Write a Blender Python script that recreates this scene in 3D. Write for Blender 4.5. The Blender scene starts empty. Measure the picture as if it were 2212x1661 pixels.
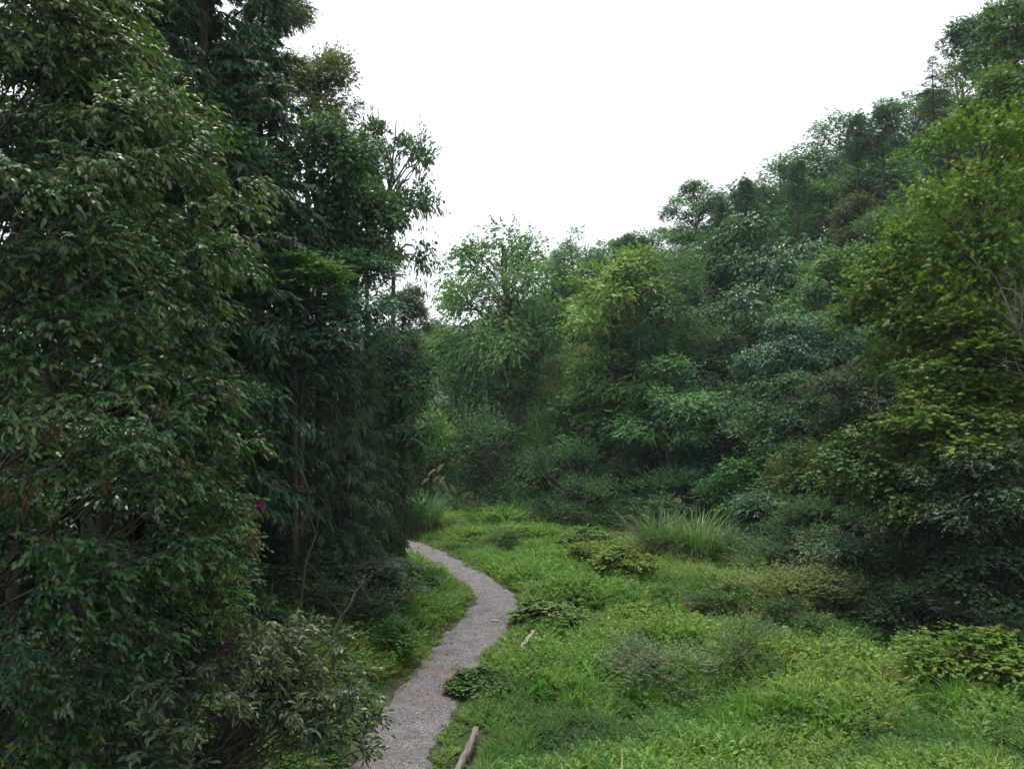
import bpy, math
import numpy as np
from mathutils import Matrix, Vector

R = math.radians
scene = bpy.context.scene

# ------------------------------------------------------------------ camera
CAM_Z = 8.0
PITCH = R(1.475)
cam_d = bpy.data.cameras.new('camera')
cam_d.sensor_width = 36.0
cam_d.lens = 28.5
cam_d.clip_end = 5000
cam = bpy.data.objects.new('camera', cam_d)
scene.collection.objects.link(cam)
cam.location = (0, 0, CAM_Z)
cam.rotation_euler = (R(90) + PITCH, 0, 0)
scene.camera = cam

# ------------------------------------------------------------------ sky, sun, exposure
SUN_EL, SUN_AZ = R(72), R(-15)          # azimuth from +Y (view direction), negative = left
world = bpy.data.worlds.new('World')
scene.world = world
world.use_nodes = True
wn = world.node_tree
for n in list(wn.nodes):
    wn.nodes.remove(n)
wo = wn.nodes.new('ShaderNodeOutputWorld')
bg = wn.nodes.new('ShaderNodeBackground')
sky = wn.nodes.new('ShaderNodeTexSky')
sky.sky_type = 'NISHITA'
sky.sun_disc = False
sky.sun_elevation = SUN_EL
sky.sun_rotation = SUN_AZ
sky.dust_density = 4.0
sky.air_density = 1.0
sky.ozone_density = 1.0
cover = wn.nodes.new('ShaderNodeMix')       # an even overcast layer over the clear sky
cover.data_type = 'RGBA'
cover.inputs[0].default_value = 0.86
cover.inputs[7].default_value = (8.8, 9.1, 9.3, 1)
wn.links.new(sky.outputs[0], cover.inputs[6])
wn.links.new(cover.outputs[2], bg.inputs[0])
bg.inputs[1].default_value = 0.12
wn.links.new(bg.outputs[0], wo.inputs[0])

sun_d = bpy.data.lights.new('sun', 'SUN')
sun_d.energy = 2.9
sun_d.angle = R(14)
sun_d.color = (1.0, 0.93, 0.80)
sun = bpy.data.objects.new('sun', sun_d)
scene.collection.objects.link(sun)
sdir = Vector((math.sin(SUN_AZ) * math.cos(SUN_EL), math.cos(SUN_AZ) * math.cos(SUN_EL), math.sin(SUN_EL)))
sun.rotation_euler = sdir.to_track_quat('Z', 'Y').to_euler()

vs = scene.view_settings
vs.view_transform = 'Standard'
vs.look = 'None'
vs.exposure = 0.55
vs.gamma = 1.0
vs.use_curve_mapping = False
cy = scene.cycles
cy.use_denoising = True
cy.denoising_prefilter = 'FAST'
cy.max_bounces = 5
cy.diffuse_bounces = 2
cy.glossy_bounces = 2
cy.transmission_bounces = 2
cy.transparent_max_bounces = 4
cy.volume_bounces = 0
cy.use_adaptive_sampling = False
cy.sample_clamp_indirect = 4.0

# ------------------------------------------------------------------ picture coordinates -> world (planning aid)
FV, CXV, CYV = 1751.0, 1106.0, 830.5
cp, sp = math.cos(PITCH), math.sin(PITCH)

def ray(u, v):
    x = (u - CXV) / FV
    y = -(v - CYV) / FV
    return np.array([x, cp - y * sp, sp + y * cp])     # scaled so that depth along the view axis is 1

def at(u, v, d):
    return np.array([0, 0, CAM_Z]) + ray(u, v) * d

# ------------------------------------------------------------------ terrain
RIGHT = np.array([(34, -40), (26, 5), (19.5, 19), (15.2, 26), (12.9, 32), (12.2, 41), (11.6, 51), (9.0, 59), (4.5, 65.5),
                  (-1, 70), (-8, 75), (-22, 83), (-60, 98), (-200, 140)], float)
LEFT = np.array([(-7.5, -40), (-6.2, 5), (-5.3, 16), (-4.6, 23), (-3.8, 28.5), (-3.1, 33), (-4.3, 37), (-6.6, 41.5), (-9, 46),
                 (-13, 51), (-30, 62), (-90, 80), (-240, 120)], float)
PATH = np.array([(-4.2, 6), (-3.5, 12), (-2.85, 17.0), (-2.55, 20), (-2.2, 23), (-1.75, 26.2), (-1.15, 29.2), (-.72, 31.6), (-.62, 33.2), (-.95, 35),
                 (-1.9, 37.6), (-3.1, 40.8), (-4.6, 44), (-6.2, 47), (-8.6, 50.5), (-13, 55), (-22, 61)], float)

def poly_dist(x, y, P):
    """signed distance to an open polyline; positive on the right-hand side when walking along it"""
    x = np.atleast_1d(np.asarray(x, float)); y = np.atleast_1d(np.asarray(y, float))
    best = np.full(x.shape, 1e9); sgn = np.ones(x.shape)
    for a, b in zip(P[:-1], P[1:]):
        d = b - a
        L2 = d @ d
        t = np.clip(((x - a[0]) * d[0] + (y - a[1]) * d[1]) / L2, 0, 1)
        ex, ey = x - a[0] - t * d[0], y - a[1] - t * d[1]
        r = np.hypot(ex, ey)
        m = r < best
        best = np.where(m, r, best)
        sgn = np.where(m, np.sign(d[1] * ex - d[0] * ey + 1e-12), sgn)
    return best * sgn

_rs = np.random.RandomState(5)
_waves = [(_rs.uniform(.5, 1.0) * s, _rs.uniform(0, 6.28), _rs.uniform(0, 6.28), a)
          for s, a in [(.12, .5), (.2, .4), (.35, .3), (.6, .22), (.9, .16), (1.4, .10), (2.1, .06)] for _ in range(2)]

def noise2(x, y, f=1.0, seed=0.0):
    v = 0
    for k, th, ph, a in _waves:
        v = v + a * np.sin((x * math.cos(th + seed) + y * math.sin(th + seed)) * k * 6.283 * f + ph + seed * 3.1 + 1.5 * np.sin(k * f * 3.0 * (y * math.cos(th) - x * math.sin(th)) + seed))
    return v

def softplus(s, k=1.2):
    return np.where(s / k > 30, s, k * np.log1p(np.exp(np.clip(s / k, -40, 30))))

def H(x, y):
    x = np.asarray(x, float); y = np.asarray(y, float)
    shp = x.shape
    x = x.ravel(); y = y.ravel()
    sr = poly_dist(x, y, RIGHT)
    sl = -poly_dist(x, y, LEFT)
    pd = np.abs(poly_dist(x, y, PATH))
    hr = .86 * softplus(sr - 1.6)
    cap = np.clip(5 + (x + 4) * .80, 4, 52)
    hr = cap * np.tanh(hr / cap)
    hl = .62 * softplus(sl - 1.0)
    hl = 20 * np.tanh(hl / 20)
    w = np.clip((pd - 1.0) / 2.0, 0, 1)
    bump = .22 * noise2(x, y, .55) * w + .10 * noise2(x, y, 1.6, 2.0) * w
    rough = np.clip(np.maximum(sr, sl) / 6, 0, 1) * .6 * noise2(x, y, .3, 4.0)
    z = hr + hl + bump + rough + .12 * w
    return z.reshape(shp)

def h1(x, y):
    return float(H(np.array([x]), np.array([y]))[0])

def march(u, v, hc, lo=14.0, hi=150.0):
    r = ray(u, v)
    t = np.linspace(lo, hi, 700)
    g = CAM_Z + r[2] * t - H(r[0] * t, r[1] * t) - hc
    i = np.where(g <= 0)[0]
    return float(t[i[0]]) if len(i) else 95.0

# ------------------------------------------------------------------ materials
def mat_nodes(name):
    m = bpy.data.materials.new(name)
    m.use_nodes = True
    nt = m.node_tree
    for n in list(nt.nodes):
        nt.nodes.remove(n)
    out = nt.nodes.new('ShaderNodeOutputMaterial')
    return m, nt, out

def foliage(name, rough=.5, spec=.22, trans=.22, hue=.07, val=(.6, 1.7), sat=1.08, instanced=False, shift=(.84, 1.0, .84)):
    m, nt, out = mat_nodes(name)
    N, Lk = nt.nodes.new, nt.links.new
    if instanced:
        src = N('ShaderNodeAttribute'); src.attribute_type = 'INSTANCER'; src.attribute_name = 'tint'
        col = src.outputs['Color']
    else:
        src = N('ShaderNodeObjectInfo'); col = src.outputs['Color']
    va = N('ShaderNodeAttribute'); va.attribute_name = 'var'
    hs = N('ShaderNodeHueSaturation')
    mh = N('ShaderNodeMapRange'); mh.inputs[3].default_value = .5 + hue * .5; mh.inputs[4].default_value = .5 - hue * .5
    mv = N('ShaderNodeMapRange'); mv.inputs[3].default_value = val[0]; mv.inputs[4].default_value = val[1]
    Lk(va.outputs['Fac'], mh.inputs[0]); Lk(va.outputs['Fac'], mv.inputs[0])
    Lk(mh.outputs[0], hs.inputs['Hue']); Lk(mv.outputs[0], hs.inputs['Value'])
    hs.inputs['Saturation'].default_value = sat
    gm = N('ShaderNodeMix'); gm.data_type = 'RGBA'; gm.blend_type = 'MULTIPLY'; gm.inputs[0].default_value = 1.0; gm.inputs[7].default_value = (*shift, 1)
    Lk(col, gm.inputs[6]); Lk(gm.outputs[2], hs.inputs['Color'])
    p = N('ShaderNodeBsdfPrincipled')
    p.inputs['Roughness'].default_value = rough
    p.inputs['Specular IOR Level'].default_value = spec
    Lk(hs.outputs[0], p.inputs['Base Color'])
    tr = N('ShaderNodeBsdfTranslucent')
    tc = N('ShaderNodeMix'); tc.data_type = 'RGBA'; tc.blend_type = 'MULTIPLY'
    tc.inputs[0].default_value = 1.0; tc.inputs[7].default_value = (1.35, 1.6, .6, 1)
    Lk(hs.outputs[0], tc.inputs[6]); Lk(tc.outputs[2], tr.inputs[0])
    mx = N('ShaderNodeMixShader'); mx.inputs[0].default_value = trans
    Lk(p.outputs[0], mx.inputs[1]); Lk(tr.outputs[0], mx.inputs[2])
    Lk(mx.outputs[0], out.inputs[0])
    return m

def noisy(name, c0, c1, scale, rough=.9, bump=.4, c2=None, stretch=(1, 1, 1), detail=6, scale2=None, bdist=.03):
    m, nt, out = mat_nodes(name)
    N, Lk = nt.nodes.new, nt.links.new
    tc = N('ShaderNodeTexCoord'); mp = N('ShaderNodeMapping'); mp.inputs['Scale'].default_value = stretch
    Lk(tc.outputs['Object'], mp.inputs[0])
    nz = N('ShaderNodeTexNoise'); nz.inputs['Scale'].default_value = scale; nz.inputs['Detail'].default_value = detail
    nz.inputs['Roughness'].default_value = .7
    Lk(mp.outputs[0], nz.inputs[0])
    cr = N('ShaderNodeValToRGB')
    cr.color_ramp.elements[0].position = .32; cr.color_ramp.elements[0].color = (*c0, 1)
    cr.color_ramp.elements[1].position = .68; cr.color_ramp.elements[1].color = (*c1, 1)
    Lk(nz.outputs['Fac'], cr.inputs[0])
    col = cr.outputs[0]
    if c2:
        n2 = N('ShaderNodeTexNoise'); n2.inputs['Scale'].default_value = scale2 or scale * .15; n2.inputs['Detail'].default_value = 4
        Lk(mp.outputs[0], n2.inputs[0])
        r2 = N('ShaderNodeMapRange'); r2.inputs[1].default_value = .55; r2.inputs[2].default_value = .72
        Lk(n2.outputs['Fac'], r2.inputs[0])
        mx = N('ShaderNodeMix'); mx.data_type = 'RGBA'; mx.inputs[7].default_value = (*c2, 1)
        Lk(r2.outputs[0], mx.inputs[0]); Lk(col, mx.inputs[6]); col = mx.outputs[2]
    p = N('ShaderNodeBsdfPrincipled'); p.inputs['Roughness'].default_value = rough; p.inputs['Specular IOR Level'].default_value = .25
    Lk(col, p.inputs['Base Color'])
    b = N('ShaderNodeBump'); b.inputs['Strength'].default_value = bump; b.inputs['Distance'].default_value = bdist
    Lk(nz.outputs['Fac'], b.inputs['Height']); Lk(b.outputs[0], p.inputs['Normal'])
    Lk(p.outputs[0], out.inputs[0])
    return m

M = {}
M['leaf'] = foliage('leaf_matte')
M['gloss'] = foliage('leaf_glossy', rough=.4, spec=.38, trans=.18, hue=.07)
M['near'] = foliage('leaf_near', rough=.42, spec=.3, trans=.2, hue=.15, val=(.55, 1.75), sat=1.1, shift=(.84, 1.04, .85))
M['maple'] = foliage('leaf_maple', rough=.5, spec=.22, trans=.28, hue=.09, val=(.6, 1.7), sat=1.08, shift=(.86, 1.0, .8))
M['needle'] = foliage('needle', rough=.5, spec=.3, trans=.15, hue=.04)
M['weed'] = foliage('weed_leaf', rough=.55, spec=.2, trans=.3, hue=.08, sat=1.0, val=(.6, 1.6), instanced=True, shift=(.77, .93, .70))
M['wild'] = foliage('undergrowth_leaf', rough=.5, spec=.25, trans=.2, hue=.05, instanced=True)
M['blade'] = foliage('grass_blade', rough=.42, spec=.4, trans=.3, hue=.05, shift=(.9, 1, 1))
M['plume'] = foliage('plume', rough=.8, spec=.1, trans=.3, hue=.03, val=(.7, 1.3), shift=(1, 1, 1))
M['bark'] = noisy('bark', (.03, .027, .022), (.085, .077, .065), 14, bump=.8, stretch=(1, 1, .25))
M['pale_bark'] = noisy('pale_bark', (.10, .09, .075), (.22, .20, .175), 14, bump=.7, stretch=(1, 1, .25))
M['ground'] = noisy('forest_floor', (.018, .022, .010), (.05, .05, .022), 3.0, c2=(.03, .055, .015), scale2=.35, bdist=.05)
M['hill'] = noisy('wooded_far_hill', (.02, .04, .022), (.05, .08, .035), .12, bump=1.0, bdist=2.0)
M['timber'] = noisy('weathered_timber', (.16, .14, .12), (.42, .39, .35), 9, bump=.6, stretch=(1, .08, 1), c2=(.07, .08, .045), scale2=1.5)
M['mossy_timber'] = noisy('mossy_timber', (.07, .062, .05), (.24, .22, .19), 9, bump=.7, stretch=(1, .1, 1), c2=(.05, .065, .03), scale2=2.5)
M['stone'] = noisy('gravel_stone', (.16, .15, .16), (.42, .40, .42), 30)

def gravel():
    m, nt, out = mat_nodes('gravel')
    N, Lk = nt.nodes.new, nt.links.new
    tc = N('ShaderNodeTexCoord')
    vo = N('ShaderNodeTexVoronoi'); vo.inputs['Scale'].default_value = 46
    Lk(tc.outputs['Object'], vo.inputs[0])
    sep = N('ShaderNodeSeparateColor'); Lk(vo.outputs['Color'], sep.inputs[0])
    cr = N('ShaderNodeValToRGB')
    e = cr.color_ramp.elements
    e[0].position = 0; e[0].color = (.060, .057, .061, 1)
    e[1].position = 1; e[1].color = (.40, .385, .40, 1)
    x = e.new(.5); x.color = (.138, .132, .145, 1)
    x = e.new(.86); x.color = (.195, .187, .204, 1)
    Lk(sep.outputs[0], cr.inputs[0])
    n2 = N('ShaderNodeTexNoise'); n2.inputs['Scale'].default_value = .55; n2.inputs['Detail'].default_value = 5; n2.inputs['Roughness'].default_value = .65
    Lk(tc.outputs['Object'], n2.inputs[0])
    r2 = N('ShaderNodeMapRange'); r2.inputs[1].default_value = .54; r2.inputs[2].default_value = .70; r2.inputs[4].default_value = .55
    Lk(n2.outputs['Fac'], r2.inputs[0])
    mx = N('ShaderNodeMix'); mx.data_type = 'RGBA'; mx.inputs[7].default_value = (.17, .115, .085, 1)
    Lk(r2.outputs[0], mx.inputs[0]); Lk(cr.outputs[0], mx.inputs[6])
    n3 = N('ShaderNodeTexNoise'); n3.inputs['Scale'].default_value = 1.7; n3.inputs['Detail'].default_value = 6; n3.inputs['Roughness'].default_value = .6
    Lk(tc.outputs['Object'], n3.inputs[0])
    r3 = N('ShaderNodeMapRange'); r3.inputs[1].default_value = .3; r3.inputs[2].default_value = .7; r3.inputs[3].default_value = .68; r3.inputs[4].default_value = 1.08
    Lk(n3.outputs['Fac'], r3.inputs[0])
    m3 = N('ShaderNodeMix'); m3.data_type = 'RGBA'; m3.blend_type = 'MULTIPLY'; m3.inputs[0].default_value = 1.0
    Lk(mx.outputs[2], m3.inputs[6]); Lk(r3.outputs[0], m3.inputs[7])
    p = N('ShaderNodeBsdfPrincipled'); p.inputs['Roughness'].default_value = .85; p.inputs['Specular IOR Level'].default_value = .25
    Lk(m3.outputs[2], p.inputs['Base Color'])
    b = N('ShaderNodeBump'); b.inputs['Strength'].default_value = .9; b.inputs['Distance'].default_value = .02
    Lk(vo.outputs['Distance'], b.inputs['Height']); b.invert = True
    Lk(b.outputs[0], p.inputs['Normal'])
    Lk(p.outputs[0], out.inputs[0])
    return m
M['gravel'] = gravel()

# ------------------------------------------------------------------ mesh building
def unit(v):
    return v / np.maximum(np.linalg.norm(v, axis=-1, keepdims=True), 1e-9)

class MB:
    def __init__(self):
        self.v, self.f, self.a, self.n = [], [], [], 0
    def add(self, verts, tris, var):
        verts = np.asarray(verts, np.float32).reshape(-1, 3)
        self.v.append(verts); self.f.append(np.asarray(tris, np.int32).reshape(-1, 3) + self.n)
        self.a.append(np.broadcast_to(np.asarray(var, np.float32), (len(verts),)))
        self.n += len(verts)
    def leaves(self, P, D, Nn, L, W, var, shape='rhomb'):
        n = len(P)
        if n == 0:
            return
        D = unit(D); S = unit(np.cross(Nn, D)); Nn = np.cross(D, S)
        L = np.broadcast_to(L, (n,))[:, None]; W = np.broadcast_to(W, (n,))[:, None]
        if shape == 'rhomb':
            V = np.stack([P, P + .42 * L * D + .5 * W * S + .12 * W * Nn, P + L * D - .1 * L * Nn, P + .42 * L * D - .5 * W * S + .12 * W * Nn], 1)
            T = np.array([(0, 3, 2), (0, 2, 1)])
        elif shape == 'leaf':
            V = np.stack([P, P + .5 * L * D + .02 * L * Nn, P + L * D - .16 * L * Nn,
                          P + .26 * L * D + .42 * W * S + .14 * W * Nn, P + .66 * L * D + .40 * W * S + .10 * W * Nn,
                          P + .26 * L * D - .42 * W * S + .14 * W * Nn, P + .66 * L * D - .40 * W * S + .10 * W * Nn], 1)
            T = np.array([(0, 1, 3), (3, 1, 4), (4, 1, 2), (0, 5, 1), (5, 6, 1), (6, 2, 1)])
        elif shape == 'leaf4':
            V = np.stack([P, P + .28 * L * D + .44 * W * S + .13 * W * Nn, P + .68 * L * D + .40 * W * S + .04 * W * Nn, P + L * D - .16 * L * Nn,
                          P + .68 * L * D - .40 * W * S + .04 * W * Nn, P + .28 * L * D - .44 * W * S + .13 * W * Nn], 1)
            T = np.array([(0, 5, 1), (1, 5, 4), (1, 4, 2), (2, 4, 3)])
        elif shape == 'lobed':
            vs_ = []
            for ang in (-1.0, 0, 1.0):
                E = D * math.cos(ang) + S * math.sin(ang); F = np.cross(Nn, E)
                k = 1.0 if ang == 0 else .85
                vs_ += [P + .12 * L * E + .24 * W * F, P + .12 * L * E - .24 * W * F, P + L * k * E - .14 * L * Nn]
            V = np.stack(vs_, 1)
            T = np.array([(0, 1, 2), (3, 4, 5), (6, 7, 8)])
        k = V.shape[1]
        F = (np.arange(n)[:, None, None] * k + T[None]).reshape(-1, 3)
        self.add(V.reshape(-1, 3), F, np.repeat(np.broadcast_to(var, (n,)), k))
    def tube(self, pts, rad, sides=6, var=.5, cap=True):
        pts = np.asarray(pts, float); n = len(pts)
        rad = np.broadcast_to(rad, (n,))
        t = unit(np.gradient(pts, axis=0))
        ref = np.where(np.abs(t[:, 2:3]) > .9, np.array([[1., 0, 0]]), np.array([[0, 0, 1.]]))
        a = unit(np.cross(t, ref)); b = np.cross(t, a)
        an = np.arange(sides) / sides * 2 * math.pi
        V = pts[:, None] + rad[:, None, None] * (np.cos(an)[None, :, None] * a[:, None] + np.sin(an)[None, :, None] * b[:, None])
        F = []
        for i in range(n - 1):
            for j in range(sides):
                p, q = i * sides + j, i * sides + (j + 1) % sides
                F += [(p, q, q + sides), (p, q + sides, p + sides)]
        V = V.reshape(-1, 3)
        if cap:
            V = np.vstack([V, pts[-1:], pts[:1]])
            for j in range(sides):
                F.append(((n - 1) * sides + j, (n - 1) * sides + (j + 1) % sides, n * sides))
                F.append(((j + 1) % sides, j, n * sides + 1))
        self.add(V, F, var)
    def mesh(self, name, material, smooth=False):
        me = bpy.data.meshes.new(name)
        v = np.concatenate(self.v); f = np.concatenate(self.f); a = np.concatenate(self.a)
        me.vertices.add(len(v)); me.vertices.foreach_set('co', v.ravel())
        me.loops.add(f.size); me.loops.foreach_set('vertex_index', f.ravel())
        me.polygons.add(len(f)); me.polygons.foreach_set('loop_start', np.arange(0, f.size, 3, dtype=np.int32))
        try:
            me.polygons.foreach_set('loop_total', np.full(len(f), 3, np.int32))
        except Exception:
            pass
        if smooth:
            me.polygons.foreach_set('use_smooth', np.ones(len(f), bool))
        at_ = me.attributes.new('var', 'FLOAT', 'POINT'); at_.data.foreach_set('value', np.ascontiguousarray(a, np.float32))
        me.update(calc_edges=True)
        if material is not None:
            me.materials.append(material)
        return me

def obj(name, data, parent=None, loc=(0, 0, 0), rot=(0, 0, 0), scale=(1, 1, 1), color=None, **props):
    o = bpy.data.objects.new(name, data)
    scene.collection.objects.link(o)
    o.parent = parent
    o.location = loc; o.rotation_euler = rot
    o.scale = scale if hasattr(scale, '__len__') else (scale,) * 3
    if color is not None:
        o.color = (*color, 1)
    for k, v in props.items():
        if v is not None:
            o[k] = v
    return o

UP = np.array([0, 0, 1.0])

def sphere_dirs(rng, n):
    return unit(rng.normal(size=(n, 3)))

def twig_leaves(mb, rng, O, Dt, Ln, k, L, W, var, droop=.25, side=.95, hang=.25, shape='rhomb', t0=.15, collect=None, scatter=.35, tip=0.0):
    """leaves set alternately along drooping twigs; O,Dt (n,3), Ln (n,), var (n,)"""
    n = len(O)
    j = np.arange(k)
    t = (t0 + (1 - t0) * (j[None] + rng.uniform(0, 1, (n, k))) / k)
    P = O[:, None] + Dt[:, None] * (Ln[:, None] * t)[..., None] - UP * (droop * Ln[:, None] * t * t)[..., None]
    T = unit(Dt[:, None] - UP * (2 * droop * t)[..., None])
    S = unit(np.cross(T, UP) + 1e-4)
    sg = np.where(j % 2 == 0, 1., -1.)[None, :, None]
    a = side * rng.uniform(.5, 1.15, (n, k, 1)) * (1 - .6 * t[..., None])
    D = T * np.cos(a) + S * sg * np.sin(a) - UP * hang + rng.normal(size=(n, k, 3)) * scatter * .5
    Nn = UP * .75 + .55 * T + rng.normal(size=(n, k, 3)) * scatter * 1.3
    sz = rng.uniform(.55, 1.2, (n, k))
    vv = np.clip(var[:, None] + rng.normal(0, .13, (n, k)) + tip * (2 * t - 1), 0, 1)
    P, D, Nn = P.reshape(-1, 3), D.reshape(-1, 3), Nn.reshape(-1, 3)
    if collect is not None:
        collect.append((P, D, Nn, (L * sz).ravel(), (W * sz).ravel(), vv.ravel()))
    else:
        mb.leaves(P, D, Nn, (L * sz).ravel(), (W * sz).ravel(), vv.ravel(), shape)

def limb(rng, a, b, sag=.12, n=6):
    t = np.linspace(0, 1, n)[:, None]
    p = a + (b - a) * t
    d = np.linalg.norm(b - a)
    p = p + np.sin(t * math.pi) * (UP * sag * d * .6 + rng.normal(size=3) * .05 * d)
    p[1:-1] += rng.normal(size=(n - 2, 3)) * .018 * d
    return p

STYLES = dict(
    broad=dict(nc=1.6, rc=.28, flat=.7, twigs=34, k=7, L=.15, W=.085, droop=.3, hang=.4, lower=-.75, mat='leaf', lift=.15),
    fine=dict(nc=1.75, rc=.27, flat=.7, twigs=44, k=8, L=.115, W=.052, droop=.2, hang=.3, lower=-.8, mat='leaf', lift=.25),
    maple=dict(nc=2.5, rc=.26, flat=.6, twigs=32, k=6, L=.10, W=.125, droop=.25, hang=.4, lower=-.85, mat='maple', shape='lobed', lift=.3, tip=.28, mass=.38, masses=18),
    droop=dict(nc=1.6, rc=.29, flat=.75, twigs=30, k=7, L=.18, W=.075, droop=.5, hang=.6, lower=-.8, mat='gloss', lift=0),
    shrub=dict(nc=1.8, rc=.29, flat=.8, twigs=40, k=8, L=.085, W=.045, droop=.1, hang=.15, lower=-.85, mat='leaf', lift=.6, shoots=.3),
    glossy=dict(nc=1.7, rc=.29, flat=.7, twigs=34, k=7, L=.12, W=.055, droop=.3, hang=.35, lower=-.85, mat='gloss', lift=.2),
    vine=dict(nc=2.2, rc=.22, flat=.9, twigs=24, k=7, L=.12, W=.10, droop=.4, hang=.35, lower=-.6, mat='leaf', lift=.35, shoots=.25),
    loose=dict(nc=1.0, rc=.34, flat=.95, twigs=24, k=9, L=.09, W=.036, droop=.12, hang=.15, lower=-.7, mat='leaf', lift=.9, shoots=.5),
    sparse=dict(nc=1.5, rc=.24, flat=.35, twigs=22, k=7, L=.11, W=.055, droop=.15, hang=.25, lower=-.95, mat='leaf', lift=.15, mass=.22, masses=13),
    airy=dict(nc=2.2, rc=.25, flat=.6, twigs=32, k=7, L=.14, W=.075, droop=.2, hang=.35, lower=-.9, mat='leaf', lift=.2),
)

def make_crown(style, rad, seed, tall=1.15):
    """foliage and limbs of a crown of horizontal radius rad, centred on the origin"""
    s = STYLES[style]; rng = np.random.RandomState(seed)
    nc = int(s['nc'] * 22 * rad ** .85) + 6
    rc = s['rc'] * rad ** .78 * 1.25
    # main boughs carry rounded masses of foliage with hollows between them
    nm = s.get('masses', int(7 + rad * 1.6))
    md = sphere_dirs(rng, nm * 12)
    md = md[md[:, 2] > s['lower']]
    sel = [0]
    while len(sel) < nm:                                         # spread them out
        dd = np.min(np.linalg.norm(md[:, None] - md[sel][None], axis=2), axis=1)
        sel.append(int(np.argmax(dd * rng.uniform(.6, 1, len(md)))))
    md = md[sel]
    rm = rad * s.get('mass', .40) * rng.uniform(.7, 1.2, nm)
    mc = md * (np.array([rad, rad, rad * tall]) - rm[:, None] * .8) * rng.uniform(.75, 1.05, (nm, 1))
    mc[0] *= .2
    pick = rng.choice(nm, nc, p=rm ** 2 / np.sum(rm ** 2))
    cd = sphere_dirs(rng, nc * 6)
    cd = cd[cd[:, 2] > -.35][:nc]
    C = mc[pick] + unit(cd + .35 * unit(mc[pick])) * (rm[pick] * (.45 + .55 * rng.uniform(0, 1, nc) ** .5))[:, None] * np.array([1, 1, .85])
    mb = MB(); wb = MB()
    rcs = rc * rng.uniform(.65, 1.25, len(C))
    tone = np.clip(rng.normal(.5, .10, nm)[pick] + rng.normal(0, .08, len(C)), .15, .85)
    nt = s['twigs']
    O = np.repeat(C, nt, 0); rr = np.repeat(rcs, nt)
    off = sphere_dirs(rng, len(O)) * np.array([1, 1, s['flat']]) * (rng.uniform(0, 1, len(O)) ** .45)[:, None]
    start = O + off * (rr * .85)[:, None]
    td = unit(off * .9 + np.repeat(unit(C) * .4, nt, 0) + sphere_dirs(rng, len(O)) * .55 + UP * s['lift'])
    ln = rr * rng.uniform(.3, .75, len(O)) * (1 + 1.1 * (rng.uniform(size=len(O)) < s.get('shoots', .14)))
    zoom = rad ** .22
    twig_leaves(mb, rng, start, td, ln, s['k'], s['L'] * zoom, s['W'] * zoom, np.repeat(tone, nt), s['droop'], .95, s['hang'], s.get('shape', 'rhomb'), scatter=.5, tip=s.get('tip', .1))
    base = np.array([0, 0, -rad * tall * (.55 if style in ('broad', 'fine', 'maple', 'droop', 'airy', 'sparse') else .85)])
    top = np.array([rng.normal() * .1 * rad, rng.normal() * .1 * rad, rad * tall * .75])
    spine = limb(rng, base, top, 0, 8)
    r0 = .045 * rad ** .9 + .02
    wb.tube(spine, np.linspace(r0, r0 * .2, 8), 6)
    for i in range(len(C)):
        if rng.uniform() < (.9 if style == 'sparse' else .5):
            t = np.clip((C[i, 2] - base[2]) / (top[2] - base[2]) * .7 - .1 + rng.uniform(-.1, .1), 0, .85)
            j = t * 7; j0 = int(j)
            a = spine[j0] + (spine[j0 + 1] - spine[j0]) * (j - j0)
            wb.tube(limb(rng, a, C[i], .12), np.linspace(r0 * .36, r0 * .08, 6), 4, cap=False)
    return mb.mesh('crown_%s' % style, M[s['mat']]), wb.mesh('branches_%s' % style, M['bark'], True)

def make_conifer(h, lmax, seed, dens=1.0, weep=.5, blade=.15, base=.12, wide=.022):
    rng = np.random.RandomState(seed)
    mb = MB(); wb = MB()
    n = int(h / .5 * 6.5 * dens)
    z = h * (base + (1 - base) * rng.uniform(0, 1, n) ** 1.05)
    f = (z / h - base) / (1 - base)
    ln = lmax * ((1 - f) ** .75) * rng.uniform(.6, 1.1, n) + .25
    az = rng.uniform(0, 6.283, n)
    up = .25 + .35 * f - .25 * (1 - f)
    for i in range(n):
        d = unit(np.array([math.cos(az[i]), math.sin(az[i]), up[i]]))
        t = np.linspace(0, 1, 6)[:, None]
        p = np.array([0, 0, z[i]]) + d * ln[i] * t - UP * ln[i] * .35 * t * t
        wb.tube(p, np.linspace(.012 * ln[i] + .006, .004, 6), 4, cap=False)
        m = max(6, int(ln[i] * 13 * dens))
        tt = rng.uniform(.18, 1, m)
        o = np.array([0, 0, z[i]]) + d * ln[i] * tt[:, None] - UP * ln[i] * .35 * (tt * tt)[:, None]
        sd = np.cross(d, UP); sg = np.where(rng.uniform(size=m) < .5, 1, -1)
        td = unit(d * .7 + sd * sg[:, None] * rng.uniform(.3, 1.0, (m, 1)) - UP * weep * rng.uniform(.2, 1.2, (m, 1)) + rng.normal(size=(m, 3)) * .15)
        tl = (.35 + .35 * (1 - tt)) * rng.uniform(.6, 1.2, m) * (.6 + .5 * ln[i] / lmax)
        tone = np.clip(rng.normal(.5, .12) + rng.normal(0, .1, m), 0, 1)
        twig_leaves(mb, rng, o, td, tl, 11, blade, wide, tone, weep * .6, .7, weep * .35, t0=.02)
    wb.tube(np.stack([np.zeros(8), np.zeros(8), np.linspace(-.5, h, 8)], 1) + rng.normal(size=(8, 3)) * np.array([.06, .06, 0]), np.linspace(.013 * h, .015, 8), 8)
    return mb.mesh('crown_conifer', M['needle']), wb.mesh('branches_conifer', M['bark'], True)

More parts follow.
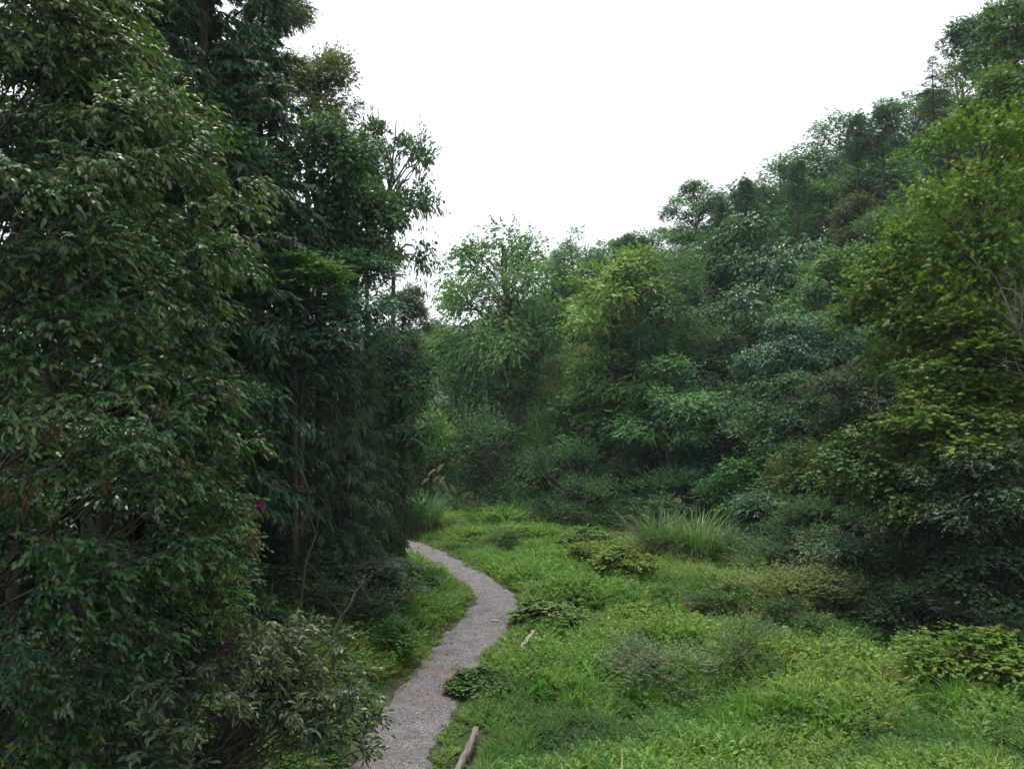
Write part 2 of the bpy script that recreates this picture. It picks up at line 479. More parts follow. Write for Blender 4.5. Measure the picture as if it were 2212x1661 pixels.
def make_pine(h, lmax, seed):
    rng = np.random.RandomState(seed)
    mb = MB(); wb = MB()
    lv = np.linspace(.4, 1, 10)
    for q, fz in enumerate(lv):
        for i in range(5):
            az = rng.uniform(0, 6.283); ln = lmax * (1.15 - fz) ** .6 * rng.uniform(.6, 1.1)
            d = unit(np.array([math.cos(az), math.sin(az), .45 + .5 * fz]))
            o = np.array([0, 0, h * fz * .97])
            wb.tube(o + d * ln * np.linspace(0, 1, 4)[:, None], np.linspace(.04, .012, 4), 4, cap=False)
            m = 16
            P = o + d * ln * rng.uniform(.35, 1.05, (m, 1)) + rng.normal(size=(m, 3)) * .28
            k = 34
            O = np.repeat(P, k, 0)
            nd = unit(sphere_dirs(rng, len(O)) + UP * .55 + d * .4)
            mb.leaves(O, nd, sphere_dirs(rng, len(O)), .30 * rng.uniform(.7, 1.1, len(O)), .026, np.clip(rng.normal(.5, .15, len(O)), 0, 1))
    wb.tube(np.stack([np.zeros(6), np.zeros(6), np.linspace(-.5, h, 6)], 1), np.linspace(.16, .03, 6), 6)
    return mb.mesh('crown_pine', M['needle']), wb.mesh('branches_pine', M['bark'], True)

VAR = {}
def variant(style, rad, seed):
    sizes = {'broad': (2.2, 3.4, 4.8), 'fine': (2.2, 3.6), 'maple': (2.4, 3.8), 'droop': (2.2, 3.6), 'shrub': (.8, 1.4, 2.2), 'glossy': (1.0, 1.8, 2.8),
             'vine': (.9, 1.6, 2.6), 'airy': (2.2, 3.4), 'sparse': (1.6,), 'loose': (.8, 1.5)}[style]
    rad0 = min(sizes, key=lambda q: abs(math.log(q / rad)))
    key = (style, rad0, seed % 2)
    if key not in VAR:
        VAR[key] = make_crown(style, rad0, 100 + hash((style, ) and sum(map(ord, style)) * 7 + int(rad0 * 10) * 13 + key[2] * 101) % 9973)
    return VAR[key], rad0

def unit_trunk(seed, material):
    rng = np.random.RandomState(seed)
    z = np.linspace(-.08, 1, 9)
    p = np.stack([.25 * np.sin(z * 3 + seed), .25 * np.cos(z * 2.3 + seed) - .25 * math.cos(seed), z], 1)
    p[:2, :2] *= .3
    rad = np.array([1.5, 1.18, 1.0, .95, .9, .86, .8, .72, .6]); an = np.arange(9) / 9 * 6.28319
    V = p[:, None] + rad[:, None, None] * np.stack([np.cos(an), np.sin(an), 0 * an], 1)[None] * rng.uniform(.9, 1.1, (9, 9, 1)) * np.array([1, 1, 0])
    F = [t for i in range(8) for j in range(9) for t in ((i * 9 + j, i * 9 + (j + 1) % 9, i * 9 + 9 + (j + 1) % 9), (i * 9 + j, i * 9 + 9 + (j + 1) % 9, i * 9 + 9 + j))]
    mb = MB(); mb.add(V.reshape(-1, 3), F, .5)
    return mb.mesh('trunk', material, True)
TRUNKS = [unit_trunk(i, M['bark']) for i in range(3)] + [unit_trunk(7, M['pale_bark'])]

_count = [0]
BOOST = {'maples on the right': 1.15, 'trees on the right slope': 1.35, 'trees closing the valley': 1.55, 'bushes along the foot of the slope': 1.35, 'thicket at the right': 1.1, 'trees on the left bank': 1.65, 'shrubs on the left bank': 1.2}  # leaf tint gain per group; the valley end's also paints haze into the colour
def tree(name, label, cat, style, box, tint, d=None, hc=6.0, group=None, pale=False, base_z=None, trunk=True, turn=None, rmul=1.0):
    """box = crown centre and half extents in planning-picture coordinates"""
    _count[0] += 1; i = _count[0]
    cx, cyv, rw, rh = box
    mix_ = .4 if tint[0] < .78 * tint[1] and group in ('trees on the right slope', 'bushes along the foot of the slope', 'trees closing the valley') else .15
    tint = tuple((c * (1 - mix_) + m_ * mix_) * BOOST.get(group, 1.0) for c, m_ in zip(tint, (.052, .092, .042)))
    if d is None:
        d = march(cx, cyv, hc)
    p = at(cx, cyv, d)
    big_ = {'trees on the right slope': 1.35, 'trees closing the valley': 1.35, 'bushes along the foot of the slope': 1.5, 'maples on the right': 1.12, 'thicket at the right': 1.35}.get(group, 1.2)
    rx, rz = rw / FV * d * big_ * rmul, rh / FV * d * big_ * (1.05 if 'bush' in (group or '') else .80 if 'slope' in (group or '') else .97)
    if 'slope' in (group or '') and 'bush' not in group or group == 'trees closing the valley':
        rz2 = max(rz, .98 * rx); p[2] -= rz2 - rz; rz = rz2          # keep the top, let the crown hang lower
    g = h1(p[0], p[1]) if base_z is None else base_z
    p[2] = max(p[2], g + .35 * rz)
    hcw = p[2] - g
    root = obj(name, None, loc=(p[0], p[1], g), label=label, category=cat, group=group)
    root.empty_display_size = .3
    turn = (i * 2.399) % 6.283 if turn is None else turn
    (cm, bm), r0 = variant(style, rx, i)
    sc = (rx / r0, rx / r0, rz / (r0 * 1.15))
    obj('crown', cm, root, (0, 0, hcw), (0, 0, turn), sc, tint)
    obj('branches', bm, root, (0, 0, hcw), (0, 0, turn), sc)
    if trunk and hcw > .5 * rz:
        tr = .045 * rx ** .9 + .05
        obj('trunk', TRUNKS[3] if pale else TRUNKS[i % 3], root, (0, 0, 0), (0, 0, turn), (tr, tr, max(.4, hcw - .42 * rz)))
    return root

# ------------------------------------------------------------------ ground, path, far hill
def axis(lo, hi, step, far):
    a = np.arange(lo, hi + .01, step)
    g = np.geomspace(step * 1.5, far, 26)
    return np.concatenate([lo - g[::-1], a, hi + g])

gx = axis(-40, 60, .8, 650); gy = axis(4, 105, .8, 650)
X, Y = np.meshgrid(gx, gy)
Z = H(X, Y)
far = np.clip((np.hypot(X, Y - 40) - 150) / 300, 0, 1)
Z = Z * (1 - far)
mb = MB()
nx, ny = len(gx), len(gy)
i0 = (np.arange(ny - 1)[:, None] * nx + np.arange(nx - 1)[None]).ravel()
mb.add(np.stack([X.ravel(), Y.ravel(), Z.ravel()], 1), np.concatenate([np.stack([i0, i0 + 1, i0 + nx + 1], 1), np.stack([i0, i0 + nx + 1, i0 + nx], 1)]), .5)
obj('ground', mb.mesh('ground', M['ground'], True), kind='structure')

def path_samples(step=.25):
    out = []
    P = PATH
    for i in range(len(P) - 1):
        p0, p1, p2, p3 = P[max(i - 1, 0)], P[i], P[i + 1], P[min(i + 2, len(P) - 1)]
        n = max(2, int(np.linalg.norm(p2 - p1) / step))
        t = np.arange(n)[:, None] / n
        out.append(.5 * ((2 * p1) + (p2 - p0) * t + (2 * p0 - 5 * p1 + 4 * p2 - p3) * t ** 2 + (3 * p1 - p0 - 3 * p2 + p3) * t ** 3))
    return np.vstack(out + [P[-1:]])
ps = path_samples()
tg = unit(np.gradient(ps, axis=0)); nr = np.stack([tg[:, 1], -tg[:, 0]], 1)
ts = np.linspace(-1, 1, 11)
wl = .96 + .13 * noise2(ps[:, 0], ps[:, 1], 2.2, 1.0) + .06 * noise2(ps[:, 0], ps[:, 1], 6.0, 3.0)
wr = .96 + .13 * noise2(ps[:, 0], ps[:, 1], 2.2, 6.0) + .06 * noise2(ps[:, 0], ps[:, 1], 6.0, 7.0)
PV = []
for t in ts:
    w = np.where(t < 0, wl, wr)
    q = ps + nr * (t * w)[:, None]
    z = H(q[:, 0], q[:, 1]) + .03 + .02 * (1 - t * t) - (.05 if abs(t) > .95 else 0)
    PV.append(np.column_stack([q, z]))
PV = np.stack(PV, 1)
n, k = PV.shape[:2]
i0 = (np.arange(n - 1)[:, None] * k + np.arange(k - 1)[None]).ravel()
mb = MB(); mb.add(PV.reshape(-1, 3), np.concatenate([np.stack([i0, i0 + 1, i0 + k + 1], 1), np.stack([i0, i0 + k + 1, i0 + k], 1)]), .5)
obj('gravel_path', mb.mesh('gravel_path', M['gravel'], True), kind='structure')

# far wooded hill in the gap where the valley bends away
hxs = np.linspace(-420, 330, 190); hys = np.linspace(330, 560, 60)
HX, HY = np.meshgrid(hxs, hys)
ridge = 62 + 14 * np.sin(HX * .011 + .6) + 6 * np.sin(HX * .031)
HZ = ridge * np.exp(-((HY - 455) / 62) ** 2) + 3.0 * noise2(HX, HY, .09) + 1.8 * noise2(HX, HY, .25, 3.0) - 6
mb = MB()
i0 = (np.arange(59)[:, None] * 190 + np.arange(189)[None]).ravel()
mb.add(np.stack([HX.ravel(), HY.ravel(), HZ.ravel()], 1), np.concatenate([np.stack([i0, i0 + 1, i0 + 191], 1), np.stack([i0, i0 + 191, i0 + 190], 1)]), .5)
obj('far_hill', mb.mesh('far_hill', M['hill'], True), kind='structure')

# ------------------------------------------------------------------ colours of foliage
DK, MID, BLU, GRY = (.030, .060, .034), (.048, .092, .036), (.040, .082, .062), (.070, .098, .066)
YEL, OLV, LGT, BRN = (.098, .150, .030), (.075, .100, .028), (.072, .125, .048), (.085, .066, .030)
YG = (.105, .150, .035)

# ------------------------------------------------------------------ trees and bushes of the right slope and the valley end
T = []
def t_(*a, **k):
    T.append((a, k))
SL = 'trees on the right slope'
# skyline
t_('pale_tree', 'pale hazy green tree at the low left end of the slope skyline', 'tree', 'airy', (1335, 575, 62, 58), LGT, hc=7, group=SL)
t_('evergreen_tree', 'small dark evergreen top poking from the skyline above the yellow-green tree', 'tree', 'fine', (1372, 545, 30, 40), BLU, d=92, group=SL)
t_('pale_tree', 'tall pale thin-leaved tree on the skyline just left of the dark pine', 'tree', 'airy', (1500, 475, 52, 75), LGT, hc=9, group=SL)
t_('broadleaf_tree', 'mid green rounded crown on the skyline just right of the dark pine', 'tree', 'broad', (1700, 405, 80, 62), MID, hc=7, group=SL)
t_('broadleaf_tree', 'green domed crown directly below the two feathery skyline pines', 'tree', 'broad', (1815, 330, 85, 68), MID, hc=7, group=SL)
t_('broadleaf_tree', 'bright green dome on the skyline right of the feathery pines', 'tree', 'broad', (1965, 265, 80, 60), (.05, .1, .035), hc=7, group=SL)
t_('broadleaf_tree', 'yellow-tinged crown near the skyline under the gappy dark conifer', 'tree', 'maple', (2090, 215, 85, 70), OLV, hc=7, group=SL)
t_('evergreen_tree', 'dark blue-green tree topping the slope in the upper right', 'tree', 'broad', (2130, 95, 62, 72), (.034, .06, .044), d=64, group=SL)
t_('broadleaf_tree', 'olive green tree cut by the upper right corner of the view', 'tree', 'maple', (2195, 95, 62, 95), (.065, .10, .03), d=55, group=SL)
t_('broadleaf_tree', 'small olive crown beneath the upper right corner tree', 'tree', 'maple', (2170, 225, 75, 70), (.065, .10, .03), d=50, group=SL)
# second row
t_('broadleaf_tree', 'soft grey-green crown just right of the yellow-green tree', 'tree', 'fine', (1440, 620, 75, 78), GRY, hc=7, group=SL)
t_('broadleaf_tree', 'deep green crown under the pale thin-leaved skyline tree', 'tree', 'broad', (1550, 570, 80, 70), MID, hc=6.5, group=SL)
t_('drooping_tree', 'large glossy tree with hanging leaves in the middle of the slope', 'tree', 'droop', (1665, 545, 105, 95), (.042, .085, .046), hc=7, group=SL)
t_('broadleaf_tree', 'fresh green crown above the vine-hung dead top', 'tree', 'broad', (1790, 455, 85, 72), LGT, hc=6, group=SL)
t_('broadleaf_tree', 'wide dense crown below the bright skyline dome', 'tree', 'broad', (1935, 380, 95, 80), MID, hc=6, group=SL)
t_('broadleaf_tree', 'dark shaded crown behind the top of the yellow maple', 'tree', 'broad', (2075, 330, 80, 62), DK, hc=6, group=SL)
t_('evergreen_tree', 'dark tree in the gap right of the yellow maple top', 'tree', 'droop', (2180, 320, 60, 70), DK, hc=6, group=SL)
# third row
t_('broadleaf_tree', 'dusky crown with bare lower limbs right of the yellow-green tree', 'tree', 'fine', (1500, 745, 85, 75), (.05, .07, .04), hc=7, group=SL)
t_('drooping_tree', 'dark tree hanging over the deep shade in mid slope', 'tree', 'droop', (1610, 690, 85, 78), DK, hc=6, group=SL)
t_('broadleaf_tree', 'light green billowing crown right of the hanging-leaved tree', 'tree', 'broad', (1795, 600, 80, 72), LGT, hc=6, group=SL)
t_('broadleaf_tree', 'brownish vine-hung tree with a half-dead top in mid slope', 'tree', 'fine', (1872, 490, 52, 75), (.06, .055, .035), hc=6, group=SL)
t_('broadleaf_tree', 'grey-green crown full of bare twigs left of the yellow maple', 'tree', 'fine', (1945, 510, 75, 80), GRY, hc=5.5, group=SL)
t_('broadleaf_tree', 'small bluish tree tucked against the left flank of the olive maple', 'tree', 'glossy', (1800, 740, 60, 62), BLU, hc=5, group=SL)
t_('drooping_tree', 'glossy blue-green tree with a pale flowering top in mid slope', 'tree', 'droop', (1690, 765, 75, 85), BLU, hc=6, group=SL)
t_('broadleaf_tree', 'dark crown below the glossy blue-green tree', 'tree', 'broad', (1725, 880, 80, 60), DK, hc=4.5, group=SL)
t_('broadleaf_tree', 'dim grey-brown thicket tree left of the olive maple foot', 'tree', 'fine', (1850, 840, 75, 70), (.045, .055, .036), hc=4.5, group=SL)
t_('broadleaf_tree', 'rounded mid green crown in the skyline notch left of the pale thin-leaved tree', 'tree', 'broad', (1405, 545, 60, 62), (.06, .105, .045), hc=7, group=SL)
t_('broadleaf_tree', 'green crown on the skyline between the spiky pine and the rounded crown', 'tree', 'broad', (1620, 455, 70, 62), (.055, .10, .042), hc=7, group=SL)
t_('broadleaf_tree', 'deep green crown in mid slope below the light billowing crown', 'tree', 'broad', (1760, 690, 70, 62), (.045, .085, .04), hc=6, group=SL)
t_('broadleaf_tree', 'green crown above the brownish vine-hung tree', 'tree', 'broad', (1880, 400, 75, 62), (.055, .10, .04), hc=6, group=SL)
# near maples
t_('maple_tree', 'big yellow-green maple filling the right edge', 'tree', 'maple', (2110, 500, 165, 235), YEL, d=30, group='maples on the right')
t_('maple_tree', 'olive maple spreading left in front of the slope', 'tree', 'maple', (1950, 690, 118, 150), (.085, .125, .032), d=33, group='maples on the right')
t_('maple_tree', 'lower yellow-green maple at the right edge above the vine mound', 'tree', 'maple', (2100, 790, 140, 110), (.085, .125, .026), d=29, group='maples on the right')
# valley end
VE = 'trees closing the valley'
t_('tall_tree', 'tall pale green tree with two trunks standing alone at the valley end', 'tree', 'broad', (1095, 700, 112, 165), (.10, .15, .07), d=72, pale=True, group=VE)
t_('tall_tree', 'leafy lower crown hanging round the two trunks at the valley end', 'tree', 'broad', (1090, 780, 100, 88), (.062, .105, .048), d=74.5, group=VE)
t_('yellow_tree', 'bright yellow-green tree lit at the foot of the skyline', 'tree', 'broad', (1325, 655, 82, 105), (.125, .16, .058), d=60, group=VE)
t_('broadleaf_tree', 'feathery round grey-green tree with dark spreading limbs', 'tree', 'fine', (1410, 670, 88, 105), (.07, .10, .058), d=61, group=VE)
t_('evergreen_tree', 'dark bluish tree in the notch right of the tall two-trunk tree', 'tree', 'fine', (1235, 625, 62, 95), (.05, .085, .06), d=82, group=VE)
t_('broadleaf_tree', 'dark leafy tree at the right shoulder of the tall two-trunk tree', 'tree', 'broad', (1195, 720, 52, 105), DK, d=78, group=VE)
t_('broadleaf_tree', 'low yellowish tree filling the gap left of the tall two-trunk tree', 'tree', 'broad', (985, 790, 62, 72), (.095, .13, .04), d=78, group=VE)
t_('broadleaf_tree', 'olive tree behind the left plumed grass at the valley end', 'tree', 'broad', (990, 910, 70, 70), (.06, .09, .034), d=70, group=VE)
t_('broadleaf_tree', 'pinkish olive tree just right of the two pale trunks', 'tree', 'fine', (1250, 820, 58, 62), (.09, .105, .05), d=66, group=VE)
t_('broadleaf_tree', 'leafy yellow-green tree above the dark round bush', 'tree', 'broad', (1340, 810, 78, 70), (.075, .11, .035), d=60, group=VE)
t_('broadleaf_tree', 'mid green tree standing over the bushes right of the valley end', 'tree', 'broad', (1285, 910, 80, 65), MID, d=62, group=VE)
t_('pale_leaved_tree', 'small tree with bright pale leaf rosettes before the deep shade', 'tree', 'broad', (1440, 880, 85, 75), (.075, .13, .07), d=55, group=VE)
t_('broadleaf_tree', 'shadowy green tree behind the pale-rosette tree', 'tree', 'broad', (1420, 790, 70, 60), DK, d=63, group=VE)
t_('broadleaf_tree', 'dark crown over the lone reddish trunk', 'tree', 'droop', (1530, 850, 80, 60), DK, hc=6, group=SL)
# bushes along the foot of the slope
BF = 'bushes along the foot of the slope'
def b_(label, style, box, tint, d=None, hc=1.6, name='bush', keep=False, **k):
    if not keep:
        d = march(box[0], box[1] + .85 * box[3], .05, 9)
    t_(name, label, 'bush', style, box, tint, d=d, hc=hc, group=k.pop('group', BF), trunk=False, **k)
b_('dark round bush at the far end of the meadow', 'shrub', (1050, 1020, 88, 88), (.032, .05, .032), d=64)
b_('fresh green bush just right of the dark round bush', 'shrub', (1165, 1010, 60, 95), (.05, .085, .035), d=62)
b_('dark bush at the meadow edge below the pinkish olive tree', 'shrub', (1225, 1060, 62, 72), DK, d=59)
b_('tall yellowish green bush right of the valley end', 'shrub', (1225, 950, 70, 72), (.06, .095, .035), d=63)
b_('pale-leaved bush with silvery tops right of the valley end', 'glossy', (1330, 1015, 62, 68), (.07, .095, .07), d=56)
b_('dusky bush low beside the plumes of the large grass clump', 'shrub', (1310, 1100, 70, 48), (.035, .05, .032), d=55)
b_('grey-green thicket bush behind the large grass clump', 'shrub', (1420, 1035, 78, 72), GRY, d=54)
b_('green bush with long leaves right behind the large grass clump', 'glossy', (1510, 1010, 70, 75), (.05, .085, .042), d=52)
b_('dark bush half hidden behind the large grass clump', 'shrub', (1480, 1100, 90, 52), DK, d=50)
b_('bluish bush with horizontal sprays above the grass clump', 'glossy', (1590, 990, 80, 70), BLU, d=51)
b_('bright green leafy bush in the shade right of the grass clump', 'broad', (1640, 1075, 62, 62), (.04, .11, .035), d=47)
b_('dark bush below the deep shade of the slope', 'shrub', (1560, 920, 75, 62), DK, d=55)
b_('bamboo-like feathery bush hanging from the slope', 'fine', (1720, 985, 80, 72), (.055, .085, .03), hc=3)
b_('grey bush above the vine-wrapped trunk', 'shrub', (1800, 945, 80, 72), (.048, .06, .042), hc=3)
b_('feathery olive bush with drooping sprays left of the vine mound', 'fine', (1770, 1060, 72, 75), (.06, .075, .028), hc=2.6)
b_('bluish leafy bush beside the tall dry stalks', 'glossy', (1690, 1140, 62, 48), (.05, .09, .075), d=42)
b_('shaded bush at the foot of the slope behind the yellowish shrub', 'shrub', (1770, 1160, 72, 55), (.04, .06, .038), d=40)
# right foreground thicket
RT = 'thicket at the right'
b_('broad vine mound draped over a hidden tree at the right', 'vine', (1960, 1035, 135, 110), (.065, .098, .03), d=30, group=RT, name='vine_mound', keep=True)
b_('maple branches hanging over the right end of the vine mound', 'maple', (2110, 950, 120, 95), (.09, .13, .034), d=28, group=RT, name='leafy_bush', keep=True)
b_('green leafy bush right of the vine-wrapped trunk', 'glossy', (2010, 1175, 110, 110), (.042, .075, .042), d=29.5, group=RT, name='leafy_bush')
b_('low leafy bush in front of the vine-wrapped trunk', 'glossy', (1850, 1245, 100, 75), (.046, .08, .045), d=31, group=RT, name='leafy_bush')
b_('bush with dark hollow at the right edge', 'droop', (2150, 1130, 115, 115), (.045, .06, .034), d=27, group=RT, name='leafy_bush')
b_('round-leaved pale bush at the lower right edge', 'vine', (2140, 1280, 110, 85), (.085, .12, .075), d=25, group=RT, name='round_leaved_bush')
b_('dark leafy bush under the maples at the right edge', 'glossy', (2120, 1050, 110, 100), (.04, .065, .036), d=26.5, group=RT, name='leafy_bush', keep=True)
b_('small dark bush at the foot of the right thicket', 'shrub', (1985, 1330, 75, 52), (.042, .062, .036), d=28.5, group=RT)
b_('tangled twiggy bush under the round-leaved bush', 'fine', (2080, 1340, 85, 48), (.048, .055, .042), d=26.5, group=RT)
# meadow shrubs
MS = 'shrubs on the meadow'
b_('wide shrub with yellowing leaves below the large grass clump', 'loose', (1690, 1275, 120, 58), (.15, .145, .06), d=35.5, group=MS)
b_('brownish shrub on the right flank of the yellowing shrub', 'loose', (1800, 1290, 60, 55), (.115, .11, .065), d=34.5, group=MS)
b_('low dark shrub at the left flank of the yellowing shrub', 'shrub', (1565, 1300, 62, 32), (.07, .09, .05), d=35.5, group=MS)
b_('dark green domed shrub in the meadow below the yellowing shrub', 'shrub', (1710, 1345, 60, 42), (.075, .11, .055), d=31, group=MS)
b_('grey-green shrub behind the yellowing shrub', 'loose', (1700, 1205, 85, 40), (.09, .12, .07), d=40, group=MS)
b_('greyish brown airy bush in the middle of the meadow', 'loose', (1420, 1435, 98, 55), (.13, .14, .10), d=26.5, group=MS)
b_('tall feathery weed bush right of the greyish bush', 'loose', (1600, 1410, 75, 72), (.13, .155, .085), d=27, group=MS)
b_('small bright green bush behind the feathery weed bush', 'loose', (1590, 1320, 45, 32), (.075, .14, .03), d=32, group=MS)
b_('yellow-leaved vine bush at the lower right edge', 'vine', (2085, 1430, 115, 62), (.10, .135, .03), d=22.5, group=MS, name='yellow_bush')
b_('dark round-leaved bush beside the yellow vine bush', 'vine', (2185, 1440, 70, 62), (.05, .085, .034), d=22, group=MS, name='leafy_bush')
VM = 'vine mounds on the meadow'
b_('yellow vine mound farthest from the path', 'vine', (1265, 1165, 55, 24), (.105, .145, .04), d=47, group=VM, name='vine_mound')
b_('yellowest vine mound beside the large grass clump', 'vine', (1290, 1195, 52, 24), (.14, .165, .032), d=44, group=VM, name='vine_mound')
b_('low yellow vine mound at the foot of the grass clump', 'vine', (1350, 1215, 62, 28), (.12, .155, .032), d=41.5, group=VM, name='vine_mound')
b_('vine mound with orange tips at the path bend', 'vine', (1190, 1320, 58, 24), (.10, .135, .04), d=32.5, group=VM, name='vine_mound')
b_('patch of yellow vine in the open meadow', 'vine', (1380, 1330, 55, 16), (.125, .155, .035), d=32.5, group=VM, name='vine_mound')
b_('dark vine patch spilling onto the path edge', 'vine', (1035, 1475, 50, 24), (.06, .095, .03), d=24.8, group=VM, name='vine_mound')
b_('dark shrub in the far meadow near the path', 'loose', (1085, 1170, 30, 22), (.09, .12, .055), d=45, group=MS)

# ------------------------------------------------------------------ left bank
LB = 'trees on the left bank'
t_('brown_tree', 'brownish rounded crown against the sky at upper left', 'tree', 'fine', (668, 205, 82, 100), (.075, .068, .034), d=34, group=LB)
t_('brown_tree', 'brown-tinged treetop leaving the view above the brownish rounded crown', 'tree', 'fine', (585, 45, 72, 95), (.062, .064, .034), d=35, group=LB)
t_('broadleaf_tree', 'dark leafy top between the conifers at the upper left', 'tree', 'broad', (330, 70, 120, 120), (.034, .06, .038), d=25, group=LB)
t_('broadleaf_tree', 'dark leafy mass right of the tall conifer below the brown-tinged treetop', 'tree', 'broad', (500, 190, 95, 120), (.036, .064, .04), d=27, group=LB)
t_('broadleaf_tree', 'mid green tree with dark limbs below the brownish crown', 'tree', 'broad', (690, 430, 118, 165), (.036, .062, .034), d=31, group=LB)
t_('broadleaf_tree', 'dense green tree beneath the left skyline in front of the sparse tree', 'tree', 'broad', (770, 520, 80, 110), (.038, .064, .036), d=33, group=LB)
t_('evergreen_tree', 'blue-green glossy evergreen in the middle of the left bank', 'tree', 'glossy', (755, 660, 100, 95), (.04, .075, .06), d=29, group=LB)
t_('evergreen_tree', 'dark evergreen hanging above the two left bank trunks', 'tree', 'glossy', (650, 735, 110, 100), (.03, .052, .044), d=26.5, group=LB)
t_('maple_tree', 'lobed-leaf tree branch catching light at left middle', 'tree', 'maple', (640, 600, 95, 42), (.06, .11, .04), d=26, group=LB)
t_('broadleaf_tree', 'slim tree with brown drooping twigs beside the left skyline gap', 'tree', 'fine', (868, 690, 48, 72), (.07, .075, .05), d=38, group=LB)
t_('broadleaf_tree', 'leafy tree leaning over the hidden part of the path', 'tree', 'broad', (872, 880, 74, 112), (.052, .08, .046), d=36, group=LB)
t_('broadleaf_tree', 'bright green tree behind the left plumed grass', 'tree', 'maple', (930, 975, 48, 72), (.065, .115, .05), d=58, group=LB)
t_('broadleaf_tree', 'grey-green tree filling the left bank behind the hanging sprays', 'tree', 'fine', (855, 830, 65, 120), (.058, .08, .058), d=36, group=LB)
t_('evergreen_tree', 'dark evergreen closing the gap behind the two left bank trunks', 'tree', 'glossy', (620, 880, 95, 90), (.03, .05, .036), d=30, group=LB)
t_('broadleaf_tree', 'low leafy tree in front of the trunks at the far left edge', 'tree', 'glossy', (150, 1010, 140, 120), (.034, .06, .036), d=13.5, group=LB)
t_('evergreen_tree', 'dusky tree behind the hanging conifer sprays of the left bank', 'tree', 'fine', (760, 880, 85, 95), (.04, .058, .04), d=37, group=LB)
t_('broadleaf_tree', 'dark green tree just right of the nearest tree at mid height', 'tree', 'broad', (540, 700, 85, 120), (.034, .06, .034), d=25, group=LB)
t_('broadleaf_tree', 'shaded tree behind the nearest tree below the conifers', 'tree', 'broad', (480, 900, 90, 110), (.03, .052, .034), d=20, group=LB)
t_('broadleaf_tree', 'shaded leafy tree behind the far left edge of the nearest tree', 'tree', 'broad', (200, 620, 190, 170), (.032, .055, .034), d=17, group=LB)
t_('broadleaf_tree', 'leafy crown behind the far left edge below the upper left corner', 'tree', 'broad', (40, 350, 150, 150), (.035, .06, .036), d=16, group=LB)
t_('broadleaf_tree', 'dim leafy crown seen through the upper part of the nearest tree', 'tree', 'broad', (220, 330, 150, 130), (.032, .056, .036), d=19, group=LB)
t_('broadleaf_tree', 'leafy crown between conifers in the upper left corner', 'tree', 'broad', (120, 140, 160, 150), (.035, .062, .036), d=18, group=LB)
t_('broadleaf_tree', 'dark leafy crown under the conifers right of the upper left corner', 'tree', 'broad', (420, 330, 110, 130), (.034, .062, .038), d=23, group=LB)
t_('broadleaf_tree', 'green crown hiding the conifer trunks below the brownish crown', 'tree', 'broad', (560, 470, 85, 120), (.038, .066, .038), d=29, group=LB)
LS = 'shrubs on the left bank'
b_('shaded leafy shrub low behind the nearest tree at the left edge', 'glossy', (150, 1330, 170, 130), (.036, .06, .038), group=LS)
b_('shaded leafy shrub behind the flowering shrub', 'glossy', (400, 1290, 130, 120), (.036, .062, .038), group=LS)
b_('leafy green shrub under the leaning sapling at the bottom left', 'broad', (420, 1590, 140, 70), (.05, .085, .034), group=LS)
b_('bright weedy shrub at the bottom beside the lower path', 'shrub', (640, 1610, 95, 55), (.07, .125, .036), group=LS)
b_('blue-green glossy shrub in front of the left trunks', 'glossy', (730, 1060, 110, 75), (.042, .07, .062), d=25, group=LS)
b_('dark shrub in deep shade left of the leaning pale trunk', 'glossy', (560, 1040, 90, 80), (.028, .05, .036), d=22, group=LS)
b_('grey twiggy shrub beside the path on the left', 'fine', (800, 1255, 95, 62), (.075, .085, .072), d=27.5, group=LS)
b_('dark shrub under the grey twiggy shrub near the path', 'shrub', (735, 1330, 95, 60), (.045, .06, .044), d=24.5, group=LS)
b_('dense dark shrub at left above the flowering shrub', 'shrub', (640, 1215, 90, 75), (.042, .058, .046), d=23, group=LS)
b_('leafy low shrub on the verge inside the path bend', 'shrub', (900, 1255, 42, 34), (.075, .12, .05), d=33, group=LS)
b_('tall narrow leafy bush hiding the trunks where the path disappears', 'fine', (858, 1075, 44, 135), (.055, .08, .05), d=34.6, group=LS, keep=True)
b_('olive shrub where the path disappears', 'fine', (815, 1110, 50, 55), (.06, .075, .048), d=36, group=LS)
b_('grey-green shrub left of the plumed grass', 'fine', (880, 1060, 50, 60), (.07, .088, .066), d=43, group=LS)
b_('small green bush on the verge by the lower path', 'shrub', (840, 1390, 52, 42), (.06, .11, .036), d=24.5, group=LS)

for a, k in T:
    r_ = tree(*a, **k)
    if 'two trunks standing alone' in a[1]:
        t1 = [c for c in r_.children if c.name.startswith('trunk')][0]
        t1.location.x = -.1; t1.scale = (.26, .26, t1.scale[2])
        t2 = t1.copy(); scene.collection.objects.link(t2); t2.location.x = .75; t2.rotation_euler.z += 1.5

def whole_tree(name, label, cat, meshes, base, tint, scale=1.0, turn=0.0, group=None, tilt=0.0):
    root = obj(name, None, loc=base, rot=(0, tilt, 0), label=label, category=cat, group=group)
    s = scale if hasattr(scale, '__len__') else (scale,) * 3
    obj('crown', meshes[0], root, rot=(0, 0, turn), scale=s, color=tint)
    obj('trunk', meshes[1], root, rot=(0, 0, turn), scale=s)
    return root

